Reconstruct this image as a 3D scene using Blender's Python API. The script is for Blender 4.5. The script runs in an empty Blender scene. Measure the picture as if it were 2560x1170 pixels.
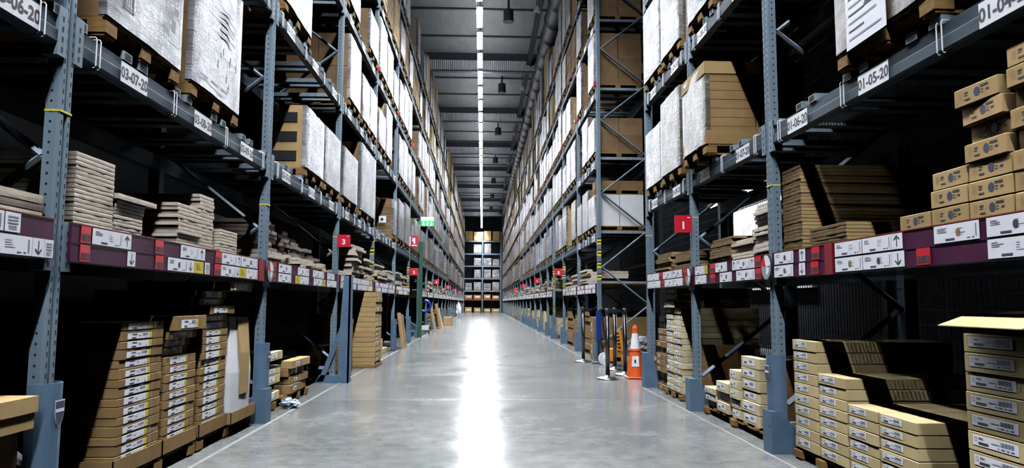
import bpy, bmesh, math, random
from mathutils import Vector, Matrix
S = bpy.context.scene
COL = S.collection
PI = math.pi
TUBE_S = 310
random.seed(7)

# ------------------------------------------------------------------ materials
def nmat(name):
    m = bpy.data.materials.new(name); m.use_nodes = True
    nt = m.node_tree; b = nt.nodes['Principled BSDF']
    return m, nt, b

def N(nt, t, **kw):
    n = nt.nodes.new(t)
    for k, v in kw.items():
        if k in n.inputs: n.inputs[k].default_value = v
        else: setattr(n, k, v)
    return n

def plain(name, col, rough=.5, metal=0., spec=.5):
    m, nt, b = nmat(name)
    b.inputs['Base Color'].default_value = (*col, 1)
    b.inputs['Roughness'].default_value = rough
    b.inputs['Metallic'].default_value = metal
    b.inputs['Specular IOR Level'].default_value = spec
    return m

def ramp(nt, fac, stops):
    r = nt.nodes.new('ShaderNodeValToRGB')
    e = r.color_ramp.elements
    while len(e) < len(stops): e.new(.5)
    for i, (p, c) in enumerate(stops):
        e[i].position = p; e[i].color = (*c, 1)
    nt.links.new(fac, r.inputs[0]); return r.outputs[0]

def coords(nt, scale=(1, 1, 1), rand=True):
    tc = nt.nodes.new('ShaderNodeTexCoord'); mp = nt.nodes.new('ShaderNodeMapping')
    mp.inputs['Scale'].default_value = scale
    nt.links.new(tc.outputs['Object'], mp.inputs['Vector'])
    if rand:
        oi = nt.nodes.new('ShaderNodeObjectInfo'); ml = N(nt, 'ShaderNodeMath', operation='MULTIPLY'); ml.inputs[1].default_value = 40
        nt.links.new(oi.outputs['Random'], ml.inputs[0]); nt.links.new(ml.outputs[0], mp.inputs['Location'])
    return mp.outputs[0]

def noise(nt, vec, scale, detail=4, rough=.6):
    n = N(nt, 'ShaderNodeTexNoise'); n.inputs['Scale'].default_value = scale; n.inputs['Detail'].default_value = detail
    n.inputs['Roughness'].default_value = rough
    nt.links.new(vec, n.inputs['Vector']); return n.outputs[0]

def bump(nt, b, h, strength, dist=.01):
    bp = N(nt, 'ShaderNodeBump'); bp.inputs['Strength'].default_value = strength; bp.inputs['Distance'].default_value = dist
    nt.links.new(h, bp.inputs['Height']); nt.links.new(bp.outputs[0], b.inputs['Normal'])

def mottled(name, c1, c2, scale=6, stretch=(1, 1, 1), rough=.6, bmp=0., metal=0., rand=True, spec=.5, island=0.):
    m, nt, b = nmat(name)
    v = coords(nt, stretch, rand); f = noise(nt, v, scale)
    c = ramp(nt, f, [(.3, c1), (.7, c2)])
    if True:
        g = nt.nodes.new('ShaderNodeNewGeometry'); hs = nt.nodes.new('ShaderNodeHueSaturation')
        mr = N(nt, 'ShaderNodeMapRange'); mr.inputs[3].default_value = 1 - (island or .13 * rand); mr.inputs[4].default_value = 1 + (island or .13 * rand) * .6
        oi = nt.nodes.new('ShaderNodeObjectInfo'); nt.links.new(g.outputs['Random Per Island'] if island else oi.outputs['Random'], mr.inputs[0]); nt.links.new(mr.outputs[0], hs.inputs['Value'])
        nt.links.new(c, hs.inputs['Color']); c = hs.outputs[0]
    nt.links.new(c, b.inputs['Base Color'])
    b.inputs['Roughness'].default_value = rough; b.inputs['Metallic'].default_value = metal
    b.inputs['Specular IOR Level'].default_value = spec
    if bmp: bump(nt, b, f, bmp)
    return m

def film_mat(name, white, grey, brown, pos):
    m, nt, b = nmat(name)
    v = coords(nt, (1, 1, 1)); f1 = noise(nt, v, 4.5, 9, .75)
    v2 = coords(nt, (1, 7, 24)); f2 = noise(nt, v2, 1.6, 7, .78)
    v3 = coords(nt, (1, 24, 4)); f3 = noise(nt, v3, 1.5, 6, .72)
    mx = N(nt, 'ShaderNodeMath', operation='ADD'); nt.links.new(f1, mx.inputs[0]); nt.links.new(f2, mx.inputs[1])
    mx2 = N(nt, 'ShaderNodeMath', operation='MULTIPLY_ADD'); mx2.inputs[1].default_value = .5; nt.links.new(f3, mx2.inputs[0])
    nt.links.new(mx.outputs[0], mx2.inputs[2])
    mr = N(nt, 'ShaderNodeMapRange'); mr.inputs[1].default_value = .85; mr.inputs[2].default_value = 1.65
    nt.links.new(mx2.outputs[0], mr.inputs[0])
    c = ramp(nt, mr.outputs[0], [(pos[0], brown), (pos[1], grey), (pos[2], white)])
    tc = nt.nodes.new('ShaderNodeTexCoord'); sx = nt.nodes.new('ShaderNodeSeparateXYZ'); cx = nt.nodes.new('ShaderNodeCombineXYZ')
    nt.links.new(tc.outputs['Object'], sx.inputs[0]); nt.links.new(sx.outputs['Y'], cx.inputs['X']); nt.links.new(sx.outputs['Z'], cx.inputs['Y'])
    oi = nt.nodes.new('ShaderNodeObjectInfo'); va = N(nt, 'ShaderNodeVectorMath', operation='ADD'); nt.links.new(cx.outputs[0], va.inputs[0]); nt.links.new(oi.outputs['Random'], va.inputs[1])
    bk = nt.nodes.new('ShaderNodeTexBrick'); nt.links.new(va.outputs[0], bk.inputs['Vector'])
    for k2, v4 in (('Scale', 1.), ('Brick Width', .36), ('Row Height', .24), ('Mortar Size', .006), ('Mortar Smooth', .3), ('Bias', -.1)): bk.inputs[k2].default_value = v4
    bk.inputs['Color1'].default_value = (1, 1, 1, 1); bk.inputs['Color2'].default_value = (.62, .58, .54, 1); bk.inputs['Mortar'].default_value = (.25, .22, .2, 1)
    lo = noise(nt, coords(nt, (1, 1, 1)), 1.7, 3, .5); lr = ramp(nt, lo, [(.32, (.42, .4, .4)), (.62, (1, 1, 1))])
    m1 = N(nt, 'ShaderNodeMix', data_type='RGBA', blend_type='MULTIPLY'); m1.inputs[0].default_value = .8
    nt.links.new(c, m1.inputs[6]); nt.links.new(bk.outputs['Color'], m1.inputs[7])
    m2 = N(nt, 'ShaderNodeMix', data_type='RGBA', blend_type='MULTIPLY'); m2.inputs[0].default_value = 1.
    nt.links.new(m1.outputs[2], m2.inputs[6]); nt.links.new(lr, m2.inputs[7])
    tint = ramp(nt, oi.outputs['Random'], [(0, (1, 1, 1)), (.55, (1, 1, 1)), (.75, (.85, .75, .66)), (1, (.62, .48, .36))])
    m3 = N(nt, 'ShaderNodeMix', data_type='RGBA', blend_type='MULTIPLY'); m3.inputs[0].default_value = .75 if pos[0] > .21 else .45
    nt.links.new(m2.outputs[2], m3.inputs[6]); nt.links.new(tint, m3.inputs[7]); c = m3.outputs[2]
    nt.links.new(c, b.inputs['Base Color'])
    b.inputs['Roughness'].default_value = .38
    b.inputs['Specular IOR Level'].default_value = .5
    bump(nt, b, mx2.outputs[0], .8, .03)
    return m

BLUE = mottled('rack_blue', (.135, .19, .24), (.2, .265, .325), 9, (1, 1, .25), .55, 0, 0, spec=.15)
BLUE2 = mottled('guard_blue', (.085, .145, .225), (.125, .195, .285), 5, rough=.55, bmp=.05, spec=.2)
BEAM = mottled('beam_steel', (.03, .045, .06), (.066, .09, .113), 5, (1, .3, 3), .6, 0, 0, spec=.12)
GALV = mottled('galvanised', (.2, .26, .32), (.32, .38, .44), 12, rough=.65, spec=.1)
HOLE = plain('hole_dark', (.006, .007, .009), .9)  # flat near-black patches, the shade inside holes painted on the surface
BLACK = plain('black_plastic', (.012, .012, .014), .5)
INK = plain('ink_black', (.02, .02, .026), .6)
NAVY = plain('ink_navy', (.03, .035, .09), .6)
GREYINK = plain('ink_grey', (.22, .22, .27), .6)
WHITE = plain('paper_white', (.84, .84, .9), .5, 0, .2)
PLATE = plain('plate_white', (.8, .8, .85), .5, 0, .2)
YELLOW = plain('yellow_card', (.65, .52, .03), .5)
TAPEY = plain('yellow_tape', (.75, .65, .03), .45)
PURPLE = mottled('purple_rail', (.05, .009, .034), (.08, .015, .052), 4, rough=.4, spec=.12)
RED = plain('red_plate', (.62, .012, .03), .35)
DKRED = plain('dark_red', (.22, .004, .008), .4)
REDINK = plain('red_ink', (.75, .03, .06), .5)
CARD = mottled('cardboard', (.255, .155, .066), (.325, .207, .095), 5, rough=.8, spec=.12)
CARDG = mottled('cardboard_gloss', (.19, .115, .055), (.26, .165, .085), 4, rough=.5, island=.18, spec=.25)
KRAFT = mottled('kraft', (.42, .28, .125), (.5, .34, .165), 5, rough=.8, spec=.12)
PALE = mottled('pale_carton', (.56, .43, .215), (.65, .515, .28), 4, rough=.8, spec=.15)
PALE2 = mottled('cream_carton', (.62, .51, .3), (.7, .59, .37), 4, rough=.8, spec=.15)
TAPE = plain('parcel_tape', (.24, .14, .06), .3)
EDGE = mottled('corrugated_edge', (.07, .045, .022), (.3, .2, .1), 18, (1, 1, 9), .8, .2, spec=.1)
BOARD = mottled('board_wrapped', (.5, .41, .31), (.68, .6, .5), 14, (1, 1, 4), .55, .25, island=.2)
BOARDD = mottled('board_dark', (.13, .095, .08), (.3, .23, .19), 8, (1, 1, 2), .6, .2, island=.45)
WOOD = mottled('pallet_wood', (.22, .125, .045), (.34, .2, .08), 9, (1, 3, 6), .85, .15, island=.2, spec=.1)
OSB = mottled('osb', (.22, .115, .045), (.36, .2, .085), 26, rough=.75, bmp=.1)
FOAM = mottled('foam_white', (.8, .8, .83), (.87, .87, .9), 8, rough=.7, spec=.1)
FILM = film_mat('film_white', (.47, .47, .52), (.19, .19, .225), (.06, .048, .04), (.26, .5, .72))
FILMB = film_mat('film_brownish', (.42, .41, .45), (.19, .145, .115), (.08, .05, .03), (.3, .54, .78))
FILMG = film_mat('film_grey', (.33, .33, .39), (.16, .16, .195), (.05, .048, .05), (.22, .47, .75))
FILMW = film_mat('film_bright', (.55, .55, .6), (.34, .34, .38), (.12, .1, .085), (.2, .42, .66))
STEEL = plain('brushed_steel', (.3, .305, .32), .3, 1.)
STEELD = plain('dark_steel', (.1, .102, .11), .28, 1.)
ORANGE = plain('cone_orange', (.85, .12, .015), .45)
ORANGE2 = plain('jack_orange', (.8, .3, .02), .45)
BELT = plain('belt_navy', (.012, .018, .06), .6)
BLUEPL = plain('blue_plastic', (.006, .03, .26), .4)
GREEN = plain('green_post', (.01, .1, .05), .4)
PALEBL = mottled('pale_blue_sheet', (.3, .38, .46), (.42, .5, .58), 5, rough=.4)
DUCTM = mottled('duct_dark', (.006, .008, .011), (.02, .023, .029), 3, rough=.5, spec=.2)
CEILM = mottled('ceiling_panel', (.15, .158, .165), (.21, .214, .218), 1.5, (3, .6, 1), .75, 0, rand=False)
GIRD = plain('girder_dark', (.03, .036, .05), .5)
CORR = mottled('corrugated', (.6, .62, .66), (.85, .87, .9), 2, (8, 1, 1), .5)
DKWALL = plain('dark_wall', (.02, .021, .024), .9, 0, .05)
WHWALL = plain('white_wall', (.75, .76, .78), .7)
HOUS = plain('lamp_housing', (.03, .031, .033), .6, 0, .1)
MESHW = plain('mesh_wire', (.035, .04, .045), .5)
MIRR = plain('disc_grey', (.5, .55, .6), .2, .3)
LINE = mottled('floor_line', (.2, .205, .2), (.34, .34, .33), 9, rough=.4, rand=False)

def emit(name, col, s):
    m, nt, b = nmat(name)
    b.inputs['Base Color'].default_value = (*col, 1)
    b.inputs['Emission Color'].default_value = (*col, 1); b.inputs['Emission Strength'].default_value = s
    return m
TUBE = emit('tube_light', (.9, .95, 1.), TUBE_S)
FILLGLOW = emit('fill_glow', (.9, .95, 1.), 28)  # glow for the added ceiling strips, also used on the fence lamp's tube
EXITW = emit('exit_white', (.8, 1., .88), .8)
EXITG = emit('exit_green', (.02, .6, .1), .9)

def floor_mat():
    m, nt, b = nmat('concrete')
    v = coords(nt, (1, 1, 1), False)
    a = noise(nt, v, .55, 8, .65); c = noise(nt, v, 5, 8, .75)
    v3 = coords(nt, (1, 1, 1), False); st = noise(nt, v3, 1.6, 8, .7)
    ad = N(nt, 'ShaderNodeMath', operation='ADD'); nt.links.new(a, ad.inputs[0]); nt.links.new(c, ad.inputs[1])
    mr = N(nt, 'ShaderNodeMapRange'); mr.inputs[1].default_value = .7; mr.inputs[2].default_value = 1.3
    nt.links.new(ad.outputs[0], mr.inputs[0])
    col = ramp(nt, mr.outputs[0], [(0, (.1, .105, .107)), (.5, (.182, .184, .18)), (1, (.29, .286, .272))])
    nt.links.new(col, b.inputs['Base Color'])
    rr = N(nt, 'ShaderNodeMapRange'); rr.inputs[1].default_value = .3; rr.inputs[2].default_value = .7
    rr.inputs[3].default_value = .14; rr.inputs[4].default_value = .23
    nt.links.new(st, rr.inputs[0]); nt.links.new(rr.outputs[0], b.inputs['Roughness'])
    b.inputs['Specular IOR Level'].default_value = .36
    return m
CONC = floor_mat()

# ------------------------------------------------------------------ mesh builder
class MB:
    def __init__(s): s.v = []; s.f = []; s.mi = []; s.mats = []
    def m(s, mat):
        if mat not in s.mats: s.mats.append(mat)
        return s.mats.index(mat)
    def poly(s, pts, mat):
        n = len(s.v); s.v += [tuple(p) for p in pts]; s.f.append(tuple(range(n, n + len(pts)))); s.mi.append(s.m(mat))
    def box(s, x0, x1, y0, y1, z0, z1, mat, M=None):
        p = [(x, y, z) for z in (z0, z1) for y in (y0, y1) for x in (x0, x1)]
        if M is not None: p = [tuple(M @ Vector(q)) for q in p]
        n = len(s.v); s.v += p; k = s.m(mat)
        for f in ((0, 2, 3, 1), (4, 5, 7, 6), (0, 1, 5, 4), (2, 6, 7, 3), (0, 4, 6, 2), (1, 3, 7, 5)):
            s.f.append(tuple(n + i for i in f)); s.mi.append(k)
    def cbox(s, x0, x1, y0, y1, z0, z1, mat, c=.004):
        """box with chamfered edges"""
        def ring(z, i): return [(x0 + i, y0, z), (x1 - i, y0, z), (x1, y0 + i, z), (x1, y1 - i, z), (x1 - i, y1, z), (x0 + i, y1, z), (x0, y1 - i, z), (x0, y0 + i, z)]
        def ins(z): return [(x0 + 2*c, y0 + c, z), (x1 - 2*c, y0 + c, z), (x1 - c, y0 + 2*c, z), (x1 - c, y1 - 2*c, z), (x1 - 2*c, y1 - c, z), (x0 + 2*c, y1 - c, z), (x0 + c, y1 - 2*c, z), (x0 + c, y0 + 2*c, z)]
        s.loft([ins(z0), ring(z0 + c, c), ring(z1 - c, c), ins(z1)], mat)
    def loft(s, rings, mat, cap=True, close=True):
        n = len(s.v); k = s.m(mat); L = len(rings[0])
        for r in rings: s.v += [tuple(p) for p in r]
        for i in range(len(rings) - 1):
            for j in range(L if close else L - 1):
                a = n + i * L + j; b = n + i * L + (j + 1) % L
                s.f.append((a, b, b + L, a + L)); s.mi.append(k)
        if cap:
            s.f.append(tuple(n + j for j in range(L))[::-1]); s.mi.append(k)
            e = n + (len(rings) - 1) * L
            s.f.append(tuple(e + j for j in range(L))); s.mi.append(k)
    def lathe(s, prof, mat, seg=20, c=(0, 0, 0), cap=True):
        s.loft([[(c[0] + r * math.cos(2*PI*i/seg), c[1] + r * math.sin(2*PI*i/seg), c[2] + z) for i in range(seg)] for r, z in prof], mat, cap)
    def prism_y(s, prof, y0, y1, mat):
        s.loft([[(x, y0, z) for x, z in prof], [(x, y1, z) for x, z in prof]], mat)
    def tube(s, pts, r, mat, seg=6):
        rings = []
        P = [Vector(p) for p in pts]
        for i, p in enumerate(P):
            d = (P[min(i + 1, len(P) - 1)] - P[max(i - 1, 0)]).normalized()
            up = Vector((0, 0, 1)) if abs(d.z) < .9 else Vector((1, 0, 0))
            a = d.cross(up).normalized(); b = d.cross(a)
            rings.append([p + (a * math.cos(2*PI*j/seg) + b * math.sin(2*PI*j/seg)) * r for j in range(seg)])
        s.loft(rings, mat)
    def text(s, txt, h, y, z, x, mat, bold=.0, sx=1., plane='yz', th=0):
        """flat lettering; plane yz reads along +y facing +x, plane xz reads along +x facing -y"""
        me = text_mesh(txt, bold); n = len(s.v); k = s.m(mat)
        xs = [v.co.x for v in me.vertices]; w = (max(xs) + min(xs)) / 2
        for v in me.vertices:
            a = (v.co.x - w) * h * 1.4 * sx; b = v.co.y * h * 1.4
            s.v.append((x, y + a, z + b) if plane == 'yz' else (y + a, x, z + b))
        for p in me.polygons: s.f.append(tuple(n + i for i in p.vertices)); s.mi.append(k)
    def mesh(s, name, smooth=False):
        me = bpy.data.meshes.new(name); me.from_pydata(s.v, [], s.f)
        for m in s.mats: me.materials.append(m)
        me.polygons.foreach_set('material_index', s.mi)
        bm = bmesh.new(); bm.from_mesh(me); bmesh.ops.recalc_face_normals(bm, faces=bm.faces); bm.to_mesh(me); bm.free()
        if smooth: me.polygons.foreach_set('use_smooth', [True] * len(me.polygons))
        me.update(); return me
    def build(s, name, parent=None, loc=(0, 0, 0), rz=0, smooth=False):
        return link(name, s.mesh(name, smooth), parent, loc, rz)

_tm = {}
def text_mesh(t, bold):
    if (t, bold) not in _tm:
        cu = bpy.data.curves.new('lettering', 'FONT'); cu.body = t; cu.size = 1; cu.offset = bold; cu.resolution_u = 3
        o = bpy.data.objects.new('lettering', cu); COL.objects.link(o)
        dg = bpy.context.evaluated_depsgraph_get()
        me = bpy.data.meshes.new_from_object(o.evaluated_get(dg))
        bpy.data.objects.remove(o); bpy.data.curves.remove(cu)
        _tm[(t, bold)] = me
    return _tm[(t, bold)]

def link(name, me, parent=None, loc=(0, 0, 0), rz=0):
    o = bpy.data.objects.new(name, me); COL.objects.link(o)
    o.location = loc; o.rotation_euler = (0, 0, rz)
    if parent: o.parent = parent
    return o
def thing(name, label, cat, loc=(0, 0, 0), rz=0, group=None):
    o = bpy.data.objects.new(name, None); COL.objects.link(o); o.empty_display_size = .1
    o.location = loc; o.rotation_euler = (0, 0, rz)
    return tag(o, label, cat, group)
def tag(o, label, cat, group=None):
    o['label'] = label; o['category'] = cat
    if group: o['group'] = group
    return o
def struct(o): o['kind'] = 'structure'; return o
ORD = ['zeroth', 'first', 'second', 'third', 'fourth', 'fifth', 'sixth', 'seventh', 'eighth', 'ninth', 'tenth', 'eleventh', 'twelfth', 'thirteenth', 'fourteenth', 'fifteenth', 'sixteenth', 'seventeenth', 'eighteenth', 'nineteenth', 'twentieth', 'twenty-first', 'twenty-second', 'twenty-third', 'twenty-fourth', 'twenty-fifth', 'twenty-sixth', 'twenty-seventh', 'twenty-eighth']
def place_in(i, n):   # i counts from the bottom, 0-based
    if n == 1: return 'only layer'
    if i == n - 1: return 'topmost'
    if i == 0: return 'bottom'
    return ORD[i + 1] + ' from bottom' if i < n / 2 else ORD[n - i] + ' from top'

# ------------------------------------------------------------------ room shell
b = MB(); b.poly([(-6, -14, 0), (8, -14, 0), (8, 86, 0), (-6, 86, 0)], CONC); struct(b.build('floor'))
b = MB()
for X in (-1.93,): b.box(X - .018, X + .018, 3.5, 80, .0005, .0025, LINE)
struct(b.build('trim_1'))
b = MB(); b.box(2.1, 2.125, 3, 9.6, .0005, .0025, LINE); b.box(2.02, 2.05, 14.5, 80, .0005, .0025, LINE); struct(b.build('trim_2'))
b = MB()
for Y in (8.45, 13.1, 26): b.box(-2., 2.1, Y - .008, Y + .008, .0004, .0015, LINE)
b.box(-1.1, -.3, 11.3, 11.33, .0004, .0015, LINE)
struct(b.build('trim_3'))
b = MB(); b.box(-6, 8, -14, 86, 11.3, 11.4, CEILM)
for i in range(38):
    Y = -12 + i * 2.62; b.box(-6, 8, Y - .05, Y + .05, 11.24, 11.3, GIRD)
struct(b.build('ceiling'))
b = MB(); b.box(-4.7, -4.6, -14, 86, 0, 11.3, DKWALL); struct(b.build('wall_left_added'))  # added wall; its near-black colour stands for the darkness behind the rack
b = MB(); b.box(-6, 8, 85, 85.1, 0, 11.3, DKWALL); struct(b.build('wall_back'))
b = MB(); b.box(-6, 8, -14.1, -14, 0, 11.3, DKWALL); struct(b.build('wall_front'))
b = MB(); b.box(7, 7.1, -14, 86, 0, 11.3, DKWALL); b.box(6.9, 7, 15.1, 20.3, 1.45, 3.6, WHWALL); struct(b.build('wall_right'))
for i in range(12):
    Y = -4.4 + i * 8.4
    g = MB(); g.box(-6, 8, Y + .06, Y + .14, 10.55, 11.3, GIRD); g.box(-6, 8, Y - .03, Y + .2, 10.5, 10.55, GIRD)
    pts = []
    n = 150
    for x in range(n):
        xx = -5 + x * .08
        pts += [(xx, Y + .05), (xx + .02, Y), (xx + .045, Y), (xx + .06, Y + .05)]
    g.loft([[(x, y, 10.56) for x, y in pts], [(x, y, 10.98) for x, y in pts]], CORR, cap=False, close=False)
    o = g.build('trim_%d' % (i + 4)); struct(o)

# ------------------------------------------------------------------ lights
lb = MB(); lb.box(-.09, .09, -.78, .78, .03, .08, HOUS); lb.box(-.097, -.09, -.74, .74, -.155, .08, HOUS); lb.box(.09, .097, -.74, .74, -.155, .08, HOUS); lm = lb.mesh('housing')
ub = MB(); ub.box(-.05, .05, -.7, .7, .091, .1, FILLGLOW); um = ub.mesh('ceiling_fill_strip')  # glowing strip added on top of each batten only to brighten the ceiling
tb = MB(); tb.box(-.065, .065, -.72, .72, 0, .03, TUBE); tm = tb.mesh('tube')
rb = MB(); rb.tube([(0, -.6, .13), (0, -.6, 1.77)], .006, BLACK, 4); rb.tube([(0, .6, .13), (0, .6, 1.77)], .006, BLACK, 4); rm = rb.mesh('hanger')
for i in range(47):
    Y = -8.2 + i * 1.95
    t = thing('fluorescent_light', 'fluorescent batten over the aisle, %s from the camera end' % (ORD[i - 13] if 14 <= i < 41 else ('far end number %d' % (47 - i) if i >= 41 else 'overhead number %d' % (i + 1))), 'light', (-.15, Y, 9.5), 0, 'ceiling light row')
    link('lamp_housing', lm, t); link('tube', tm, t); link('ceiling_fill_strip', um, t); link('hanger_rod', rm, t)
c = MB(); c.lathe([(.17, 0), (.17, .36), (.155, .4), (.04, .4), (.04, .75)], BLACK, 18); c.lathe([(.185, -.02), (.185, .02)], BLACK, 18)
cm = c.mesh('speaker_can')
for i in range(7):
    o = link('ceiling_speaker', cm, None, (.8, 23.9 + 8.4 * i, 10.55)); tag(o, 'black cylinder hung under the ceiling right of the lights, %s from the front' % ORD[i + 1], 'ceiling fitting', 'black ceiling cylinders')
d = MB(); prof = []
Y = 12
while Y < 84:
    prof += [(.36, Y), (.4, Y + .08), (.4, Y + .14), (.36, Y + .2), (.375, Y + 1.2)]; Y += 1.5
d.loft([[(2.42 + r * math.cos(2*PI*j/20), y, 10.72 + r * math.sin(2*PI*j/20)) for j in range(20)] for r, y in prof], DUCTM)
o = d.build('ventilation_duct', smooth=True); tag(o, 'dark ribbed ventilation duct running under the ceiling above the right rack', 'duct')
d = MB(); d.box(1.72, 1.86, 8, 84, 10.8, 10.9, DUCTM); d.box(1.86, 1.9, 8, 84, 10.75, 10.98, DUCTM)
for i in range(50): d.box(1.78, 1.8, 9 + i * 1.5, 9.02 + i * 1.5, 10.9, 11.3, DUCTM)
tag(d.build('cable_tray'), 'dark cable tray running beside the ventilation duct', 'cable tray')
f = MB(); f.poly([(0, 0, 0), (.2, -.02, -.12), (.14, 0, .14)], PALEBL); f.loft([[(0, .0, 0), (.22, 0, -.1), (.12, 0, .16)], [(.04, .12, 0), (.2, .12, -.06), (.12, .12, .1)]], PALEBL); f.tube([(.1, .06, .05), (.1, .06, 1.2)], .012, BLACK, 5)
fm = f.mesh('horn')
for i in range(5):
    o = link('horn_fitting', fm, None, (1.5, 21.8 + 8.4 * i, 10.1)); tag(o, 'small pale blue angular fitting beside the ceiling duct, %s from the front' % ORD[i + 1], 'ceiling fitting', 'pale blue fittings by the duct')

# ------------------------------------------------------------------ rack parts
H = 9.35
pb = MB()
prof = [(0, -.042), (0, -.016), (-.012, -.011), (-.012, .011), (0, .016), (0, .042), (-.014, .048), (-.07, .048), (-.07, -.048), (-.014, -.048)]
pb.loft([[(x, y, 0) for x, y in prof], [(x, y, H) for x, y in prof]], BLUE)
for i in range(int(H / .05) - 1):
    z = .05 + i * .05
    for sg in (-1, 1):
        pb.poly([(-.042 + .0065 * math.cos(PI/4*k), sg * .0486, z + .0075 * math.sin(PI/4*k)) for k in range(8)], HOLE)
        yy = sg * .029
        pb.poly([(.0006, yy - .006, z + .012), (.0006, yy + .006, z + .012), (.0006, yy + .0045, z - .012), (.0006, yy - .0045, z - .012)], HOLE)
POST = pb.mesh('upright_post')
pb = MB(); pb.box(-.1, 0, -.05, .05, 0, H, BLUE); REAR = pb.mesh('rear_post')
def brace_mesh():
    m = MB(); z = .35; front = True; k = 0
    while z < H - .8:
        z2 = z + .72
        a = (-.09, .0, z) if front else (-1.0, .0, z); c = (-1.0, .0, z2) if front else (-.09, .0, z2)
        for dy in (-.02, .02): m.tube([(a[0], dy, a[2]), (c[0], dy, c[2])], .016, GALV, 4)
        z = z2; front = not front
    for z in (.2, 1.5, 8.9): m.box(-1.0, -.09, -.02, .02, z - .02, z + .02, GALV)
    return m.mesh('frame_brace')
BRACE = brace_mesh()
def beam_profile(h): return [(.0, 0), (.012, .012), (.012, h * .48), (0, h * .56), (0, h), (-.05, h), (-.05, 0)]
_bm = {}
def beam_mesh(L, h=.14, lo=False):
    k = (round(L, 2), h)
    if k not in _bm:
        ct = h if h > .15 else h + .05
        m = MB(); m.prism_y(beam_profile(h), -L/2, L/2, BEAM)
        for sg in (-1, 1):
            y = sg * (L/2 - .03)
            m.box(-.06, .016, y - .035, y + .035, -.05, ct, BLUE)
            for q in range(4):
                zz = -.02 + q * .05; m.poly([(.0168, y - .008, zz + .015), (.0168, y + .008, zz + .015), (.0168, y + .006, zz - .012), (.0168, y - .006, zz - .012)], HOLE)
        _bm[k] = m.mesh('shelf_beam')
    return _bm[k]
tbm = MB()
def loop(mb, x0, x1, z0, z1, y, r, mat): mb.tube([(x0, y, z1), (x1 - .006, y, z1), (x1, y, z1 - .01), (x1, y, z0 + .01), (x1 - .006, y, z0), (x0, y, z0)], r, mat, 5)
for dy in (-.02, .02): loop(tbm, -.055, .02, -.008, .152, dy, .0035, WHITE)
LOOP = tbm.mesh('wire_clip')
bb = MB(); bb.box(-1.08, .0, -.05, .05, .0, .05, GALV); bb.box(.0005, .001, -.036, .036, .008, .043, HOLE); BAR = bb.mesh('support_bar')
def guard_cyl():
    m = MB(); sg = 14
    r0, r1 = .08, .072
    out = [(-.024 + r0 * math.cos(a), r0 * math.sin(a)) for a in [(-PI*.62 + PI*1.24 * i / sg) for i in range(sg + 1)]]
    inn = [(-.024 + r1 * math.cos(a), r1 * math.sin(a)) for a in [(-PI*.62 + PI*1.24 * i / sg) for i in range(sg + 1)]][::-1]
    p = out + inn
    m.loft([[(x, y, .02) for x, y in p], [(x, y, .72) for x, y in p]], BLUE2)
    return m.mesh('post_guard')
GCYL = guard_cyl()
e = MB()
sh = [(-.035, .055), (.035, .055), (.035, 0), (.024, -.035), (0, -.06), (-.024, -.035), (-.035, 0)]
def shield(mb, k, x, mat): mb.poly([(x, y * k, z * k) for y, z in sh], mat)
shield(e, 1.12, .0, WHITE); shield(e, 1., .0012, NAVY); e.poly([(.0024, -.035, .022), (.0024, .035, .022), (.0024, .034, .006), (.0024, -.034, .006)], WHITE)
EMBL = e.mesh('shield_emblem')
def guard_box(h):
    m = MB(); m.prism_y([(.065, 0), (.065, h), (-.015, h), (-.125, h * .5), (-.125, 0)], -.085, .085, BLUE2)
    m.box(.065, .0665, .04, .05, h * .6, h * .65, HOLE)
    return m.mesh('guard_box')
GBOX = {h: guard_box(h) for h in (.31, .33, .45)}
LV = {-1: [1.29, 2.31, 3.83, 5.26, 6.73, 8.15], 1: [1.29, 2.31, 3.76, 5.15, 6.55, 7.95]}
AX = {-1: -2.02, 1: 2.2}

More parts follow.
